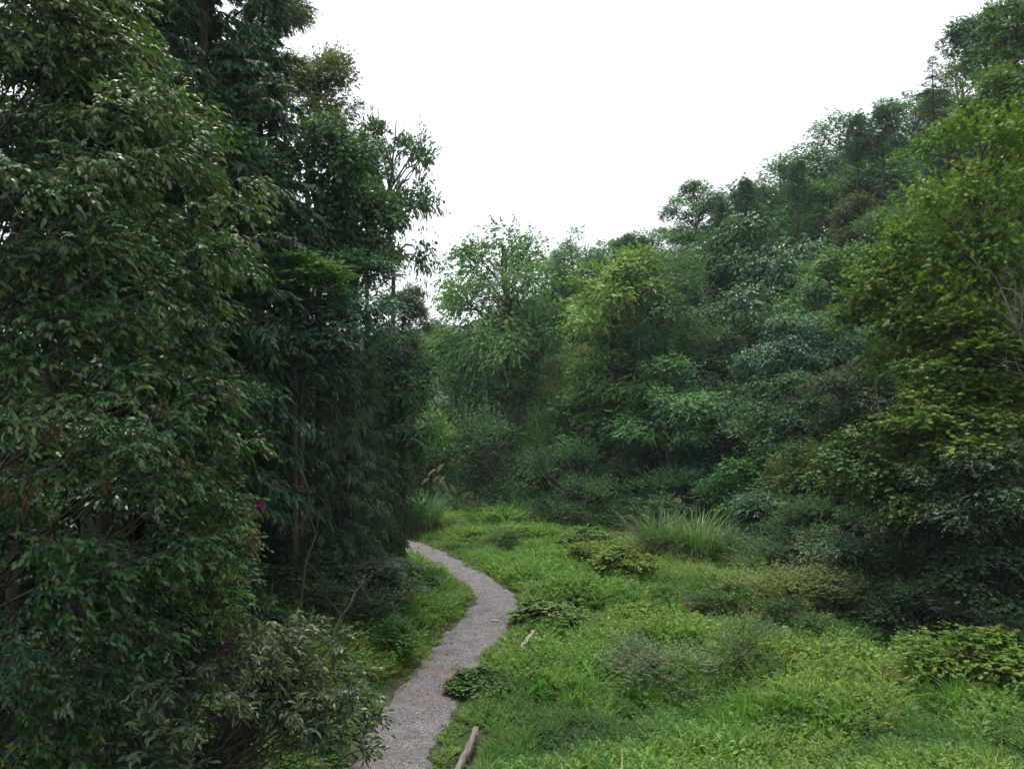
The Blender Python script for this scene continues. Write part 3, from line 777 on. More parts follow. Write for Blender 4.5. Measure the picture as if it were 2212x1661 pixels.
con_a = make_conifer(24, 3.6, 31, 1.05, .6, .24, wide=.06)
con_w = make_conifer(13, 2.6, 33, 1.1, 1.15, .21, base=.05, wide=.042)
con_s = make_conifer(17, 2.8, 35, .7, .18, .13, base=.30, wide=.05)
def on_ground(u, d):
    p = at(u, 900, d)
    return (p[0], p[1], h1(p[0], p[1]) - .1)
whole_tree('conifer', 'tall dark conifer rising out of view behind the nearest tree', 'tree', con_a, on_ground(430, 24), (.042, .078, .044), (1, 1, 1.08), .4, LB)
whole_tree('conifer', 'dark conifer at the upper left corner behind the nearest tree', 'tree', con_a, on_ground(250, 21), (.036, .068, .04), (.95, .95, 1.0), 2.2, LB)
whole_tree('conifer', 'dark conifer between the tall conifer and the brownish crown', 'tree', con_a, on_ground(560, 28), (.038, .07, .042), (.85, .85, .92), 4.0, LB)
whole_tree('weeping_conifer', 'conifer with long hanging sprays right of the left trunks', 'tree', con_w, on_ground(785, 33), (.066, .098, .06), (.68, .68, .78), 1.0, LB)
whole_tree('weeping_conifer', 'hanging conifer sprays beside the grey twiggy shrub', 'tree', con_w, on_ground(735, 28), (.055, .085, .052), (.8, .8, .68), 3.0, LB)
tree('sparse_tree', 'sparse thin tree with bare gaps against the sky', 'tree', 'sparse', (848, 430, 72, 190), (.05, .076, .044), d=38, group=LB)
tree('feathery_tree', 'feathery light green tree against the sky left of the sparse thin tree', 'tree', 'fine', (795, 400, 55, 110), (.046, .068, .04), d=36, group=LB)
whole_tree('slim_conifer', 'dark slim conifer with gaps on the right skyline', 'tree', con_s, (lambda p: (p[0], p[1], p[2] - 9.5))(at(2015, 120, 74)), (.036, .066, .045), (.75, .75, .55), 1.3, SL)
pine_a = make_pine(9, 3.6, 41)
for u, v, d, s, lab in [(1610, 372, 80, 1.0, 'dark spiky pine standing out on the middle of the skyline'), (1722, 325, 80, .7, 'small pine tips on the skyline above the rounded crown'),
                        (1850, 225, 76, .8, 'left one of the two feathery skyline pines'), (1905, 205, 74, .85, 'right one of the two feathery skyline pines'),
                        (1560, 415, 82, .75, 'short pine at the left foot of the dark spiky pine')]:
    p = at(u, v, d)
    whole_tree('pine_tree', lab, 'tree', pine_a, (p[0], p[1], p[2] - 9 * s - 1.5), (.085, .125, .08), s, u * .01, SL)


# ------------------------------------------------------------------ ground cover (uncountable: scattered as stuff)
def ribbon(mb, rng, n, h, spread, width, lean=.5, segs=3, var=None):
    """n arching grass blades from around the origin"""
    az = rng.uniform(0, 6.283, n)
    o = np.stack([np.cos(az), np.sin(az), 0 * az], 1) * (spread * rng.uniform(0, 1, n) ** .7)[:, None]
    out = np.stack([np.cos(az + rng.normal(0, .5, n)), np.sin(az + rng.normal(0, .5, n)), 0 * az], 1)
    L = h * rng.uniform(.45, 1.15, n); ln = lean * rng.uniform(.2, 1.5, n)
    t = np.linspace(0, 1, segs + 1)
    side = unit(np.cross(out, UP))
    V = []
    for q in t:
        c = o + UP * (L * (q - .42 * ln * q ** 2.4))[:, None] + out * (L * ln * q ** 1.8 * .85)[:, None]
        w = width * (1 - q ** 2) * .5 + .002
        V += [c - side * w, c + side * w]
    V = np.stack(V, 1); k = V.shape[1]
    Tt = []
    for q in range(segs):
        a = 2 * q
        Tt += [(a, a + 1, a + 3), (a, a + 3, a + 2)]
    F = (np.arange(n)[:, None, None] * k + np.array(Tt)[None]).reshape(-1, 3)
    vv = np.clip(rng.normal(.5, .18, n), 0, 1) if var is None else var
    mb.add(V.reshape(-1, 3), F, np.repeat(vv, k))

def weed_tuft(seed, stems, hgt, k, L, W, hang=.35):
    rng = np.random.RandomState(seed); mb = MB()
    az = rng.uniform(0, 6.283, stems)
    o = np.stack([np.cos(az), np.sin(az), 0 * az], 1) * (.16 * rng.uniform(0, 1, stems))[:, None]
    d = unit(np.stack([np.cos(az) * .55, np.sin(az) * .55, np.full(stems, 1.0)], 1) + rng.normal(size=(stems, 3)) * .2)
    twig_leaves(mb, rng, o, d, hgt * rng.uniform(.6, 1.15, stems), k, L, W, np.clip(rng.normal(.5, .15, stems), 0, 1), .25, 1.1, hang, t0=.2)
    return mb

def grass_tuft(seed, n, h, w=.012, lean=.7):
    mb = MB(); ribbon(mb, np.random.RandomState(seed), n, h, .14, w, lean)
    return mb

def collection_of(name, meshes):
    c = bpy.data.collections.new(name)
    for i, m in enumerate(meshes):
        c.objects.link(bpy.data.objects.new('%s_%02d' % (name, i), m))
    return c

def scatter(name, pts, rot, scl, idx, tint, coll, mats, **props):
    me = bpy.data.meshes.new(name)
    n = len(pts)
    me.vertices.add(n); me.vertices.foreach_set('co', np.asarray(pts, np.float32).ravel())
    def attr(nm, ty, key, val, dt=np.float32):
        a = me.attributes.new(nm, ty, 'POINT'); a.data.foreach_set(key, np.ascontiguousarray(val, dt).ravel())
    attr('rot', 'FLOAT_VECTOR', 'vector', rot); attr('scl', 'FLOAT_VECTOR', 'vector', scl)
    attr('idx', 'INT', 'value', idx, np.int32)
    attr('tint', 'FLOAT_COLOR', 'color', np.column_stack([tint, np.ones(n)]))
    me.update()
    for m in mats:
        me.materials.append(m)
    o = obj(name, me, **props)
    ng = bpy.data.node_groups.new(name + '_scatter', 'GeometryNodeTree')
    ng.interface.new_socket('Geometry', in_out='INPUT', socket_type='NodeSocketGeometry')
    ng.interface.new_socket('Geometry', in_out='OUTPUT', socket_type='NodeSocketGeometry')
    N, Lk = ng.nodes.new, ng.links.new
    gi, go = N('NodeGroupInput'), N('NodeGroupOutput')
    ci = N('GeometryNodeCollectionInfo'); ci.inputs['Collection'].default_value = coll
    ci.inputs['Separate Children'].default_value = True; ci.inputs['Reset Children'].default_value = True
    ip = N('GeometryNodeInstanceOnPoints'); ip.inputs['Pick Instance'].default_value = True
    def na(nm, ty):
        x = N('GeometryNodeInputNamedAttribute'); x.data_type = ty; x.inputs['Name'].default_value = nm
        return x.outputs['Attribute']
    e2r = N('FunctionNodeEulerToRotation')
    Lk(na('rot', 'FLOAT_VECTOR'), e2r.inputs[0])
    Lk(gi.outputs[0], ip.inputs['Points']); Lk(ci.outputs[0], ip.inputs['Instance'])
    Lk(na('idx', 'INT'), ip.inputs['Instance Index']); Lk(e2r.outputs[0], ip.inputs['Rotation']); Lk(na('scl', 'FLOAT_VECTOR'), ip.inputs['Scale'])
    Lk(ip.outputs[0], go.inputs[0])
    md = o.modifiers.new('scatter', 'NODES'); md.node_group = ng
    return o

RAILS = []
for (u0, v0, u1, v1) in [(1152, 1358, 1124, 1402), (1027, 1566, 985, 1675)]:
    e = []
    for u, v in ((u0, v0), (u1, v1)):
        d = march(u, v, .34, 10)
        e.append(at(u, v, d))
    RAILS.append(np.array(e))

rng = np.random.RandomState(77)
weeds = [weed_tuft(1, 16, .44, 13, .075, .027), weed_tuft(2, 19, .36, 11, .06, .027), weed_tuft(3, 13, .54, 15, .085, .024), weed_tuft(4, 18, .22, 9, .05, .028),
         grass_tuft(5, 46, .45), grass_tuft(6, 34, .62, .014, .9), grass_tuft(7, 60, .28, .010, .6), weed_tuft(8, 10, .3, 6, .08, .066, .2)]
weed_coll = collection_of('weed_tuft', [m.mesh('weed_tuft', M['weed']) for m in weeds])
NP = 80000
x = rng.uniform(-16, 24, NP); y = 13 + (80 - 13) * rng.uniform(0, 1, NP) ** 1.25
sr = poly_dist(x, y, RIGHT); sl = -poly_dist(x, y, LEFT); pd = np.abs(poly_dist(x, y, PATH))
edge = .84 + .20 * noise2(x, y, 1.2, 1.3) + .30 * rng.uniform(0, 1, NP) ** 2 - .38 * rng.uniform(0, 1, NP) * (rng.uniform(size=NP) < .16)
keep = (pd > edge) & (sr < 2.5) & (sl < 3.0) & (np.abs(x) < .66 * y + 2)
keep &= rng.uniform(0, 1, NP) < np.where(y < 34, 1.0, .75)
for e in RAILS:
    keep &= np.abs(poly_dist(x, y, e[:, :2])) > .37
x, y, sr, sl, pd = x[keep], y[keep], sr[keep], sl[keep], pd[keep]
n = len(x)
n1 = noise2(x, y, .5, 3.0); n2_ = noise2(x, y, 1.3, 8.0); n3 = noise2(x, y, .9, 5.5)
near = np.clip((pd - .8) / .9, 0, 1)
idx = np.where(n2_ > .75, rng.choice([4, 5, 6], n), rng.choice([0, 1, 2, 3], n, p=[.3, .3, .25, .15]))
idx = np.where((n3 > .75) & (rng.uniform(size=n) < .6), 7, idx)
idx = np.where(pd < 1.35, rng.choice([1, 3, 6], n), idx)
base = np.array([.145, .225, .070]); yel = np.array([.205, .250, .085]); drk = np.array([.075, .135, .055]); fresh = np.array([.120, .235, .060])
tint = base[None] + 0 * x[:, None]
tint = tint + (yel - base) * np.clip(n1 * .8 + .1, 0, 1)[:, None]
tint = tint + (drk - tint) * np.clip(-n3 * 1.3 - .1, 0, 1)[:, None]
tint = tint + (fresh - tint) * np.clip(n2_ * .8 - .2, 0, .8)[:, None]
tint = tint + (np.array([.20, .215, .07]) - tint) * ((1 - near) * .6)[:, None]
tint *= rng.uniform(.75, 1.25, (n, 1))
straw = (rng.uniform(size=n) < .035 + .05 * (n2_ > .6)) & (idx >= 4) & (idx < 7)
tint[straw] = np.array([.34, .27, .13]) * rng.uniform(.7, 1.1, (int(straw.sum()), 1))
tallp = np.clip(noise2(x, y, .8, 11.0) - .45, 0, 1)
s = rng.uniform(.7, 1.35, n) * (.55 + .55 * near) * (1 + .4 * np.clip(n3, -1, 1)) * np.where(y > 40, 1.15, 1.0) * (1 + .7 * tallp * near)
scatter('meadow_weeds', np.stack([x, y, H(x, y) - .02], 1), np.stack([rng.normal(0, .12, n), rng.normal(0, .12, n), rng.uniform(0, 6.28, n)], 1),
        np.stack([s, s, s * rng.uniform(.8, 1.2, n)], 1), idx, tint, weed_coll, [M['weed']], kind='stuff', label='low green weeds and grass covering the valley floor')

# undergrowth on both slopes
ug = []
for q in range(4):
    STYLES['_u'] = dict(STYLES['shrub' if q < 2 else 'glossy']); STYLES['_u']['mat'] = 'wild'
    ug.append(make_crown('_u', 1.0, 900 + q)[0])
ug_coll = collection_of('undergrowth_shrub', ug)
NP = 9000
x = rng.uniform(-45, 75, NP); y = rng.uniform(12, 125, NP)
sr = poly_dist(x, y, RIGHT); sl = -poly_dist(x, y, LEFT)
keep = ((sr > 1.0) | (sl > 1.6)) & (np.abs(x) < .72 * y + 4) & (rng.uniform(size=NP) < np.where(y < 45, .8, .6))
x, y, sr = x[keep], y[keep], sr[keep]; n = len(x)
s = rng.uniform(.6, 1.5, n) * np.where(sr > 12, 1.5, 1.0) * np.where(sr < 1.0, .75, 1)
tint = np.array([.042, .066, .036]) * rng.uniform(.7, 1.35, (n, 1)) * np.column_stack([rng.uniform(.8, 1.3, n), np.ones(n), rng.uniform(.8, 1.3, n)])
scatter('undergrowth', np.stack([x, y, H(x, y) + .45 * s], 1), np.stack([0 * x, 0 * x, rng.uniform(0, 6.28, n)], 1), np.stack([s, s, s * rng.uniform(.7, 1.1, n)], 1),
        rng.randint(0, 4, n), tint, ug_coll, [M['wild']], kind='stuff', label='dark leafy undergrowth covering the wooded slopes')

# loose stones and leaf litter on the path
def pebble(seed):
    rg = np.random.RandomState(seed)
    mb = MB(); g = (1 + 5 ** .5) / 2
    v = unit(np.array([(-1, g, 0), (1, g, 0), (-1, -g, 0), (1, -g, 0), (0, -1, g), (0, 1, g), (0, -1, -g), (0, 1, -g), (g, 0, -1), (g, 0, 1), (-g, 0, -1), (-g, 0, 1)], float))
    f = [(0, 11, 5), (0, 5, 1), (0, 1, 7), (0, 7, 10), (0, 10, 11), (1, 5, 9), (5, 11, 4), (11, 10, 2), (10, 7, 6), (7, 1, 8), (3, 9, 4), (3, 4, 2), (3, 2, 6), (3, 6, 8), (3, 8, 9), (4, 9, 5), (2, 4, 11), (6, 2, 10), (8, 6, 7), (9, 8, 1)]
    mb.add(v * rg.uniform(.7, 1.15, (12, 1)) * np.array([1, .8, .55]), f, .5)
    return mb
def tint_mat(name, rough=.85):
    m, nt, out = mat_nodes(name)
    a = nt.nodes.new('ShaderNodeAttribute'); a.attribute_type = 'INSTANCER'; a.attribute_name = 'tint'
    p = nt.nodes.new('ShaderNodeBsdfPrincipled'); p.inputs['Roughness'].default_value = rough; p.inputs['Specular IOR Level'].default_value = .25
    nt.links.new(a.outputs['Color'], p.inputs['Base Color']); nt.links.new(p.outputs[0], out.inputs[0])
    return m
M['pebble'] = tint_mat('pebble')
peb_coll = collection_of('pebble', [pebble(i).mesh('pebble', M['pebble']) for i in range(4)])
def on_path(n, spread):
    i = rng.randint(12, len(ps), n)
    t = np.clip(rng.normal(0, spread, n), -1.15, 1.15)
    return ps[i] + nr[i] * t[:, None] + rng.uniform(-.12, .12, (n, 2)), t
q, t = on_path(9000, .75); n = len(q)
g = .05 + .27 * rng.uniform(0, 1, n) ** 1.5
s = .011 + .02 * rng.uniform(0, 1, n) ** 3
scatter('loose_gravel', np.column_stack([q, H(q[:, 0], q[:, 1]) + .045 - .03 * t ** 4]), rng.uniform(0, 6.28, (n, 3)) * np.array([.1, .1, 1]), np.stack([s, s, s], 1), rng.randint(0, 4, n),
        np.stack([g * .97, g * .93, g], 1), peb_coll, [M['pebble']], kind='stuff', label='loose pale and dark gravel lying on the path')
lit = MB(); lit.leaves(np.zeros((1, 3)), np.array([[1., 0, .1]]), UP[None], 1.0, .5, .5, 'leaf')
lit_coll = collection_of('fallen_leaf', [lit.mesh('fallen_leaf', M['pebble'])])
q, t = on_path(700, .95); n = len(q)
pal = np.array([(.10, .06, .03), (.16, .12, .05), (.05, .035, .025), (.35, .33, .28)])
s = rng.uniform(.05, .11, n)
scatter('leaf_litter', np.column_stack([q, H(q[:, 0], q[:, 1]) + .06 - .03 * t ** 4]), np.stack([rng.normal(0, .3, n), rng.normal(0, .3, n), rng.uniform(0, 6.28, n)], 1), np.stack([s, s, s], 1), np.zeros(n, int),
        pal[rng.choice(4, n, p=[.4, .25, .25, .1])], lit_coll, [M['pebble']], kind='stuff', label='brown fallen leaves scattered over the path')

# ------------------------------------------------------------------ timber edging beside the path
def beam(name, label, e, w, h, seed, mt='timber'):
    a, b = e[1].copy(), e[0].copy()
    L = np.linalg.norm(b - a); ax = unit(b - a); sd = unit(np.cross(ax, UP)); up = np.cross(sd, ax)
    rg = np.random.RandomState(seed)
    mb = MB(); n = 14
    prof = np.array([(-.5, -.35), (-.42, -.5), (.42, -.5), (.5, -.38), (.5, .36), (.40, .5), (-.40, .5), (-.5, .38)])
    V = []
    for i in range(n):
        t = i / (n - 1)
        wv = w * (1 + .08 * rg.normal()) * (1 - .25 * (t > .93)); hv = h * (1 + .10 * rg.normal())
        off = sd * .03 * math.sin(t * 5 + seed) + up * .02 * rg.normal()
        for px, pz in prof:
            V.append(ax * (t * L) + off + sd * px * wv + up * (pz * hv))
    k = len(prof); F = []
    for i in range(n - 1):
        for j in range(k):
            p, q2 = i * k + j, i * k + (j + 1) % k
            F += [(p, q2, q2 + k), (p, q2 + k, p + k)]
    for j in range(1, k - 1):
        F += [(0, j, j + 1), ((n - 1) * k, (n - 1) * k + j + 1, (n - 1) * k + j)]
    mb.add(np.array(V), F, .5)
    root = obj(name, None, loc=a, label=label, category='timber', group='timber edging of the path')
    obj('beam', mb.mesh('beam', M[mt]), root)
    a[2] -= .10; root.location = a
    for t in (.12, .85):                                     # short pegs that carry it
        c = ax * (t * L) + sd * (w * .62)
        pm = MB(); pm.tube(np.array([c - UP * .45, c - UP * .1, c + UP * (h * .42)]), [.05, .05, .045], 7)
        obj('peg', pm.mesh('peg', M[mt]), root)
beam('timber_edge', 'pale weathered timber edging at the path bend', RAILS[0], .13, .18, 3)
beam('timber_edge', 'mossy weathered timber edging at the bottom of the path', RAILS[1], .14, .18, 4, 'mossy_timber')

# ------------------------------------------------------------------ plumed grass clumps
def plume_mesh(seed, L=.55):
    rg = np.random.RandomState(seed); mb = MB()
    t = rg.uniform(0, 1, 220)
    bend = np.stack([.25 * L * t ** 2, 0 * t, L * t - .08 * L * t ** 2], 1)
    rad = .16 * L * np.sin(np.pi * np.clip(t * .92 + .08, 0, 1)) ** .8
    d = unit(np.stack([.3 + .5 * t, rg.normal(0, .55, 220), .9 + 0 * t], 1) + rg.normal(size=(220, 3)) * .3)
    mb.leaves(bend + rg.normal(size=(220, 3)) * rad[:, None] * .4, d, rg.normal(size=(220, 3)), .17 * L * 1.4, .022, np.clip(rg.normal(.5, .2, 220), 0, 1))
    return mb.mesh('plume', M['plume'])
PLUMES = [plume_mesh(i) for i in range(3)]

def grass_clump(label, u, v, d, h, spread, nb, tint, plumes, seed, ptint=(.30, .25, .21), lean=.95, name='plumed_grass'):
    p = at(u, v, d); g = h1(p[0], p[1])
    rg = np.random.RandomState(seed)
    root = obj(name, None, loc=(p[0], p[1], g), label=label, category='grass clump', group='plumed grass clumps')
    mb = MB(); ribbon(mb, rg, nb, h, spread, .05, lean, 5)
    ribbon(mb, rg, nb // 2, h * .7, spread * 1.1, .03, lean * 1.3, 5)
    obj('blades', mb.mesh('blades', M['blade']), root, color=tint, kind='stuff')
    mb = MB(); ribbon(mb, rg, nb // 4, h * .6, spread * 1.2, .04, lean * 1.7, 5)
    obj('dead_blades', mb.mesh('dead_blades', M['blade']), root, color=(.24, .20, .12), kind='stuff')
    for i, (pu, pv, s) in enumerate(plumes):
        tp = at(pu, pv, d - .2) - np.array([p[0], p[1], g])
        foot = np.array([rg.normal() * spread * .4, rg.normal() * spread * .3, 0])
        sm = MB(); sm.tube(limb(rg, foot, tp, .25), np.linspace(.012, .006, 6), 4, cap=False)
        sx = 1 if tp[0] > foot[0] else -1
        pl = obj('plume', PLUMES[i % 3], root, tp, (0, sx * rg.uniform(.2, .9), rg.uniform(-.4, .4) + (0 if sx > 0 else 3.14)), s, ptint)
        pl.rotation_euler = (0, abs(pl.rotation_euler[1]), pl.rotation_euler[2])
        obj('stalk', sm.mesh('stalk', M['blade']), root, color=(.14, .13, .06))
GB = (.085, .135, .062)
grass_clump('left tuft of the large arching grass clump with pink-brown plumes', 1430, 1215, 41.5, 2.9, 1.0, 360, GB,
            [(1352, 1134, 1), (1375, 1128, 1), (1362, 1148, .9), (1385, 1150, .9), (1350, 1160, .9), (1428, 1136, 1.1), (1405, 1122, .9), (1448, 1178, .8)], 11)
grass_clump('middle tuft of the large arching grass clump', 1505, 1225, 40.5, 2.9, 1.2, 380, (.11, .16, .075), [(1470, 1090, .7), (1560, 1160, .7)], 12)
grass_clump('right tuft of the large arching grass clump', 1575, 1205, 41.5, 2.6, 1.2, 260, (.08, .125, .055), [], 13)
grass_clump('dry straw grass on the left foot of the large grass clump', 1385, 1230, 40.5, 1.2, .6, 200, (.20, .17, .09), [(1375, 1190, .7)], 14, name='dry_grass')
grass_clump('thin reeds with two tall brown plumes beside the bluish bush', 1635, 1195, 42, 1.9, .5, 110, (.10, .14, .05), [(1690, 1130, 1.2), (1678, 1150, 1.3), (1655, 1168, .8)], 15, lean=.6, name='tall_reeds')
grass_clump('upright plumed grass where the path disappears', 915, 1105, 50, 3.0, .9, 460, (.08, .135, .065),
            [(885, 1040, .9), (900, 1030, 1.0), (912, 1045, .9), (925, 1028, 1.0), (935, 1040, .9), (945, 1020, 1.0), (950, 1045, .9), (870, 1052, .8), (858, 1060, .8)], 16, ptint=(.36, .31, .26), lean=.6)
grass_clump('drooping brown plumes in front of the dark round bush', 985, 1100, 55, 1.4, .5, 140, (.075, .11, .055),
            [(968, 1062, 1.2), (985, 1068, 1.3), (978, 1080, 1.2), (1000, 1078, 1.1), (962, 1048, 1.0)], 17, lean=1.1)

# ------------------------------------------------------------------ large-leaved taro plants, every leaf a part
def heart_leaf():
    mb = MB()
    prof = [(-.32, .22), (-.25, .42), (.0, .5), (.3, .42), (.62, .24), (1.0, 0)]
    mid = [(0.0, 0), (.3, .02), (.62, .0), (1.0, -.10)]
    V = [(0, 0, 0)] + [(x_, 0, z_) for x_, z_ in mid[1:]]
    Ls = [(x_, w, .07) for x_, w in prof[:-1]]; Rs = [(x_, -w, .07) for x_, w in prof[:-1]]
    V = np.array(V + Ls + Rs) * np.array([1, .85, 1]); F = []
    def fan(o, flip):
        s_ = [(0, o, o + 1), (0, o + 1, o + 2), (0, o + 2, 1), (1, o + 2, o + 3), (1, o + 3, 2), (2, o + 3, o + 4), (2, o + 4, 3)]
        return [(a, c, b) for a, b, c in s_] if flip else s_
    F = fan(4, True) + fan(9, False)
    mb.add(V, F, .5)
    return mb.mesh('taro_leaf', M['leaf'], True)
HEART = heart_leaf()
def taro(label, u, v, nl, size, seed, tint=(.07, .17, .03)):
    size *= .8; tint = tuple(c * .85 for c in tint)
    d = march(u, v, 0.05, 10); p = at(u, v, d); rg = np.random.RandomState(seed); g = h1(p[0], p[1])
    root = obj('taro_plant', None, loc=(p[0], p[1], g), label=label, category='plant', group='large-leaved plants')
    for i in range(nl):
        az = rg.uniform(0, 6.283); hh = size * rg.uniform(1.3, 2.6); rr = size * rg.uniform(.3, 1.5)
        tip = np.array([math.cos(az) * rr, math.sin(az) * rr, hh])
        sm = MB(); sm.tube(limb(rg, np.array([rg.normal() * .05, rg.normal() * .05, 0]), tip, .15), np.linspace(.016, .008, 6), 5, cap=False)
        lf = obj('leaf', HEART, root, tip, (rg.normal() * .25, R(rg.uniform(25, 80)), az), size * rg.uniform(.7, 1.15), np.array(tint) * rg.uniform(.8, 1.25))
        obj('stalk', sm.mesh('stalk', M['blade']), lf, color=(.08, .15, .04))
        st = bpy.data.objects[lf.children[0].name]
        st.matrix_parent_inverse = lf.matrix_basis.inverted()
taro('largest heart-leaved plant beside the lower path', 1172, 1512, 12, .30, 1)
taro('heart-leaved plant just below the pale timber edging', 1160, 1425, 8, .30, 2, (.06, .17, .03))
taro('heart-leaved plant right of the dark vine patch', 1085, 1530, 5, .26, 3)
taro('heart-leaved plant on the left verge of the path', 840, 1440, 9, .30, 4, (.08, .20, .06))
taro('small heart-leaved plant amid the far meadow', 1048, 1145, 6, .4, 5)
taro('heart-leaved plant beside the yellow meadow vine', 1455, 1345, 5, .36, 6, (.05, .15, .04))
taro('upright heart-leaved plant at the base of the yellowing shrub', 1530, 1275, 6, .36, 7)
taro('heart-leaved plant between vine mound and dark meadow shrub', 1245, 1270, 7, .30, 8)
taro('heart-leaved plant beside the yellow vine bush at right', 1985, 1400, 6, .26, 9, (.045, .12, .03))

# ------------------------------------------------------------------ nearest tree at left and its neighbours
LEAF1 = MB(); LEAF1.leaves(np.zeros((1, 3)), np.array([[1., 0, 0]]), UP[None], 1.0, .38, .5, 'leaf')
LEAF_MESHES = []
for vv in (.25, .4, .55, .7, .85):
    mb = MB(); mb.leaves(np.zeros((1, 3)), np.array([[1., 0, 0]]), UP[None], 1.0, .38, vv, 'leaf'); LEAF_MESHES.append(mb.mesh('leaf', M['near']))

def in_view(P):
    q = P - np.array([0, 0, CAM_Z])
    dep = q[:, 1] * cp + q[:, 2] * sp
    yy = -q[:, 1] * sp + q[:, 2] * cp
    u = CXV + FV * q[:, 0] / dep; v = CYV - FV * yy / dep
    return (u > 0) & (u < 2212) & (v > 0) & (v < 1661), np.linalg.norm(q, axis=1), u, v

def near_tree(name, label, base, clumps, tones, twigs, k, L, W, tint, seed, limbs, nleaf=300, rc=.5, cat='tree', hang=.55, droop=.45, trunk_r=.16, top=None, group=None):
    rg = np.random.RandomState(seed)
    base = np.asarray(base, float)
    root = obj(name, None, loc=base, label=label, category=cat, group=group)
    C = np.asarray(clumps); nC = len(C)
    axis_xy = base[:2]
    O = np.repeat(C, twigs, 0)
    outw = C - np.array([axis_xy[0], axis_xy[1], 0]) * 1.0; outw[:, 2] = 0; outw = unit(outw)
    td = unit(sphere_dirs(rg, len(O)) * np.array([1, 1, .7]) + np.repeat(outw, twigs, 0) * .8 + UP * .1)
    ln = rc * rg.uniform(.7, 1.35, len(O))
    col = []
    twig_leaves(None, rg, O, td, ln, k, L, W, np.clip(np.repeat(tones, twigs) + rg.normal(0, .08, len(O)), 0, 1), droop, 1.0, hang, collect=col, scatter=.45, tip=.2)
    P, D, Nn, LL, WW, vv = [np.concatenate(z) for z in zip(*col)]
    ok, dist, u, v = in_view(P)
    # the leaves that show largest become parts of their own
    order = np.argsort(np.where(ok, dist, 1e9) + rg.uniform(0, .9, len(P)))
    pick = order[:nleaf]; rest = np.ones(len(P), bool); rest[pick] = False
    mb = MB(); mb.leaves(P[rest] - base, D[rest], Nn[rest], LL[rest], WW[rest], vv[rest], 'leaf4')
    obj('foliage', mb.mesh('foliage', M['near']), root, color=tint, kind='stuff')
    Dn = unit(D[pick]); S = unit(np.cross(Nn[pick], Dn)); N2 = np.cross(Dn, S)
    for a, i in enumerate(pick):
        m = Matrix(((Dn[a, 0], S[a, 0], N2[a, 0], 0), (Dn[a, 1], S[a, 1], N2[a, 1], 0), (Dn[a, 2], S[a, 2], N2[a, 2], 0), (0, 0, 0, 1)))
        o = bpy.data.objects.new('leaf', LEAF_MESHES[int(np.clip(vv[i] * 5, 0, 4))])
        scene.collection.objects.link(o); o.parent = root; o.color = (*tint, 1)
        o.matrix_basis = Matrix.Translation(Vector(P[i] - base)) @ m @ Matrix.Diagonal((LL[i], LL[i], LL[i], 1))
    tw = MB()
    t3 = np.linspace(0, 1, 3)
    for i in range(len(O)):
        p = O[i] + td[i] * (ln[i] * t3)[:, None] - UP * (droop * ln[i] * t3 * t3)[:, None]
        tw.tube(p - base, np.linspace(.006, .002, 3), 3, cap=False)
    tp = np.array(top if top is not None else (base[0], base[1], C[:, 2].max() - .5))
    spine = limb(rg, base - np.array([0, 0, .3]), tp, 0, 10)
    bb = MB()
    for i in range(nC):
        if rg.uniform() < limbs:
            j = np.clip(int((C[i, 2] - base[2]) / (tp[2] - base[2]) * 9 * .8 - rg.uniform(0, 1.5)), 0, 8)
            bb.tube(limb(rg, spine[j], C[i], .06, 7) - base, np.linspace(.022, .006, 7), 5, cap=False)
    bb.v += tw.v; bb.f += [f + bb.n for f in tw.f]; bb.a += tw.a
    obj('branches', bb.mesh('branches', M['bark'], True), root)
    tb = MB(); tb.tube(spine - base, np.linspace(trunk_r, trunk_r * .25, 10), 9)
    obj('trunk', tb.mesh('trunk', M['bark'], True), root)
    return root

rg = np.random.RandomState(8)
# right-hand outline of the crown: (height in the picture, edge)
prof_v = np.array([-250, 0, 120, 200, 350, 450, 520, 600, 700, 800, 880, 950, 1020, 1080, 1200, 1320, 1400, 1500, 1661, 1800])
prof_u = np.array([150, 230, 300, 370, 455, 500, 500, 430, 400, 420, 500, 500, 470, 420, 440, 430, 300, 300, 300, 200])
AX, AY = -7.4, 11.6
C, tone = [], []
def halton(i, b):
    f, r_ = 1.0, 0.0
    while i:
        f /= b; r_ += f * (i % b); i //= b
    return r_
mi = 0
while len(C) < 1260:
    mi += 1
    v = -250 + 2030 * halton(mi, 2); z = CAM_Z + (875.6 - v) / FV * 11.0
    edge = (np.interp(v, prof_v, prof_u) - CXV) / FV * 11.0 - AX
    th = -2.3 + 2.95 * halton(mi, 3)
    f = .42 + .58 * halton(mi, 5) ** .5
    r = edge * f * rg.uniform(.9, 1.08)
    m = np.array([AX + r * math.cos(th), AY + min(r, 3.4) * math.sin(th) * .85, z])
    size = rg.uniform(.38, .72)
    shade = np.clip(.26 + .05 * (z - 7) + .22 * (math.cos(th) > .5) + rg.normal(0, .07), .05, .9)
    for q in range(6):                                         # one bough: a flat-bottomed layer of clumps
        o = sphere_dirs(rg, 1)[0] * rg.uniform(.2, 1) * size * np.array([1, 1, .38])
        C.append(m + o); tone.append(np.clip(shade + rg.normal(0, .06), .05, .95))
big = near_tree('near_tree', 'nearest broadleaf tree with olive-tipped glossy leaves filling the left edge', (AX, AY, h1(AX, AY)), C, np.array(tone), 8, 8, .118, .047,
                (.050, .090, .042), 21, .12, 300, .42, hang=.3, droop=.3, top=(AX - .2, AY, 13.5), group=None)
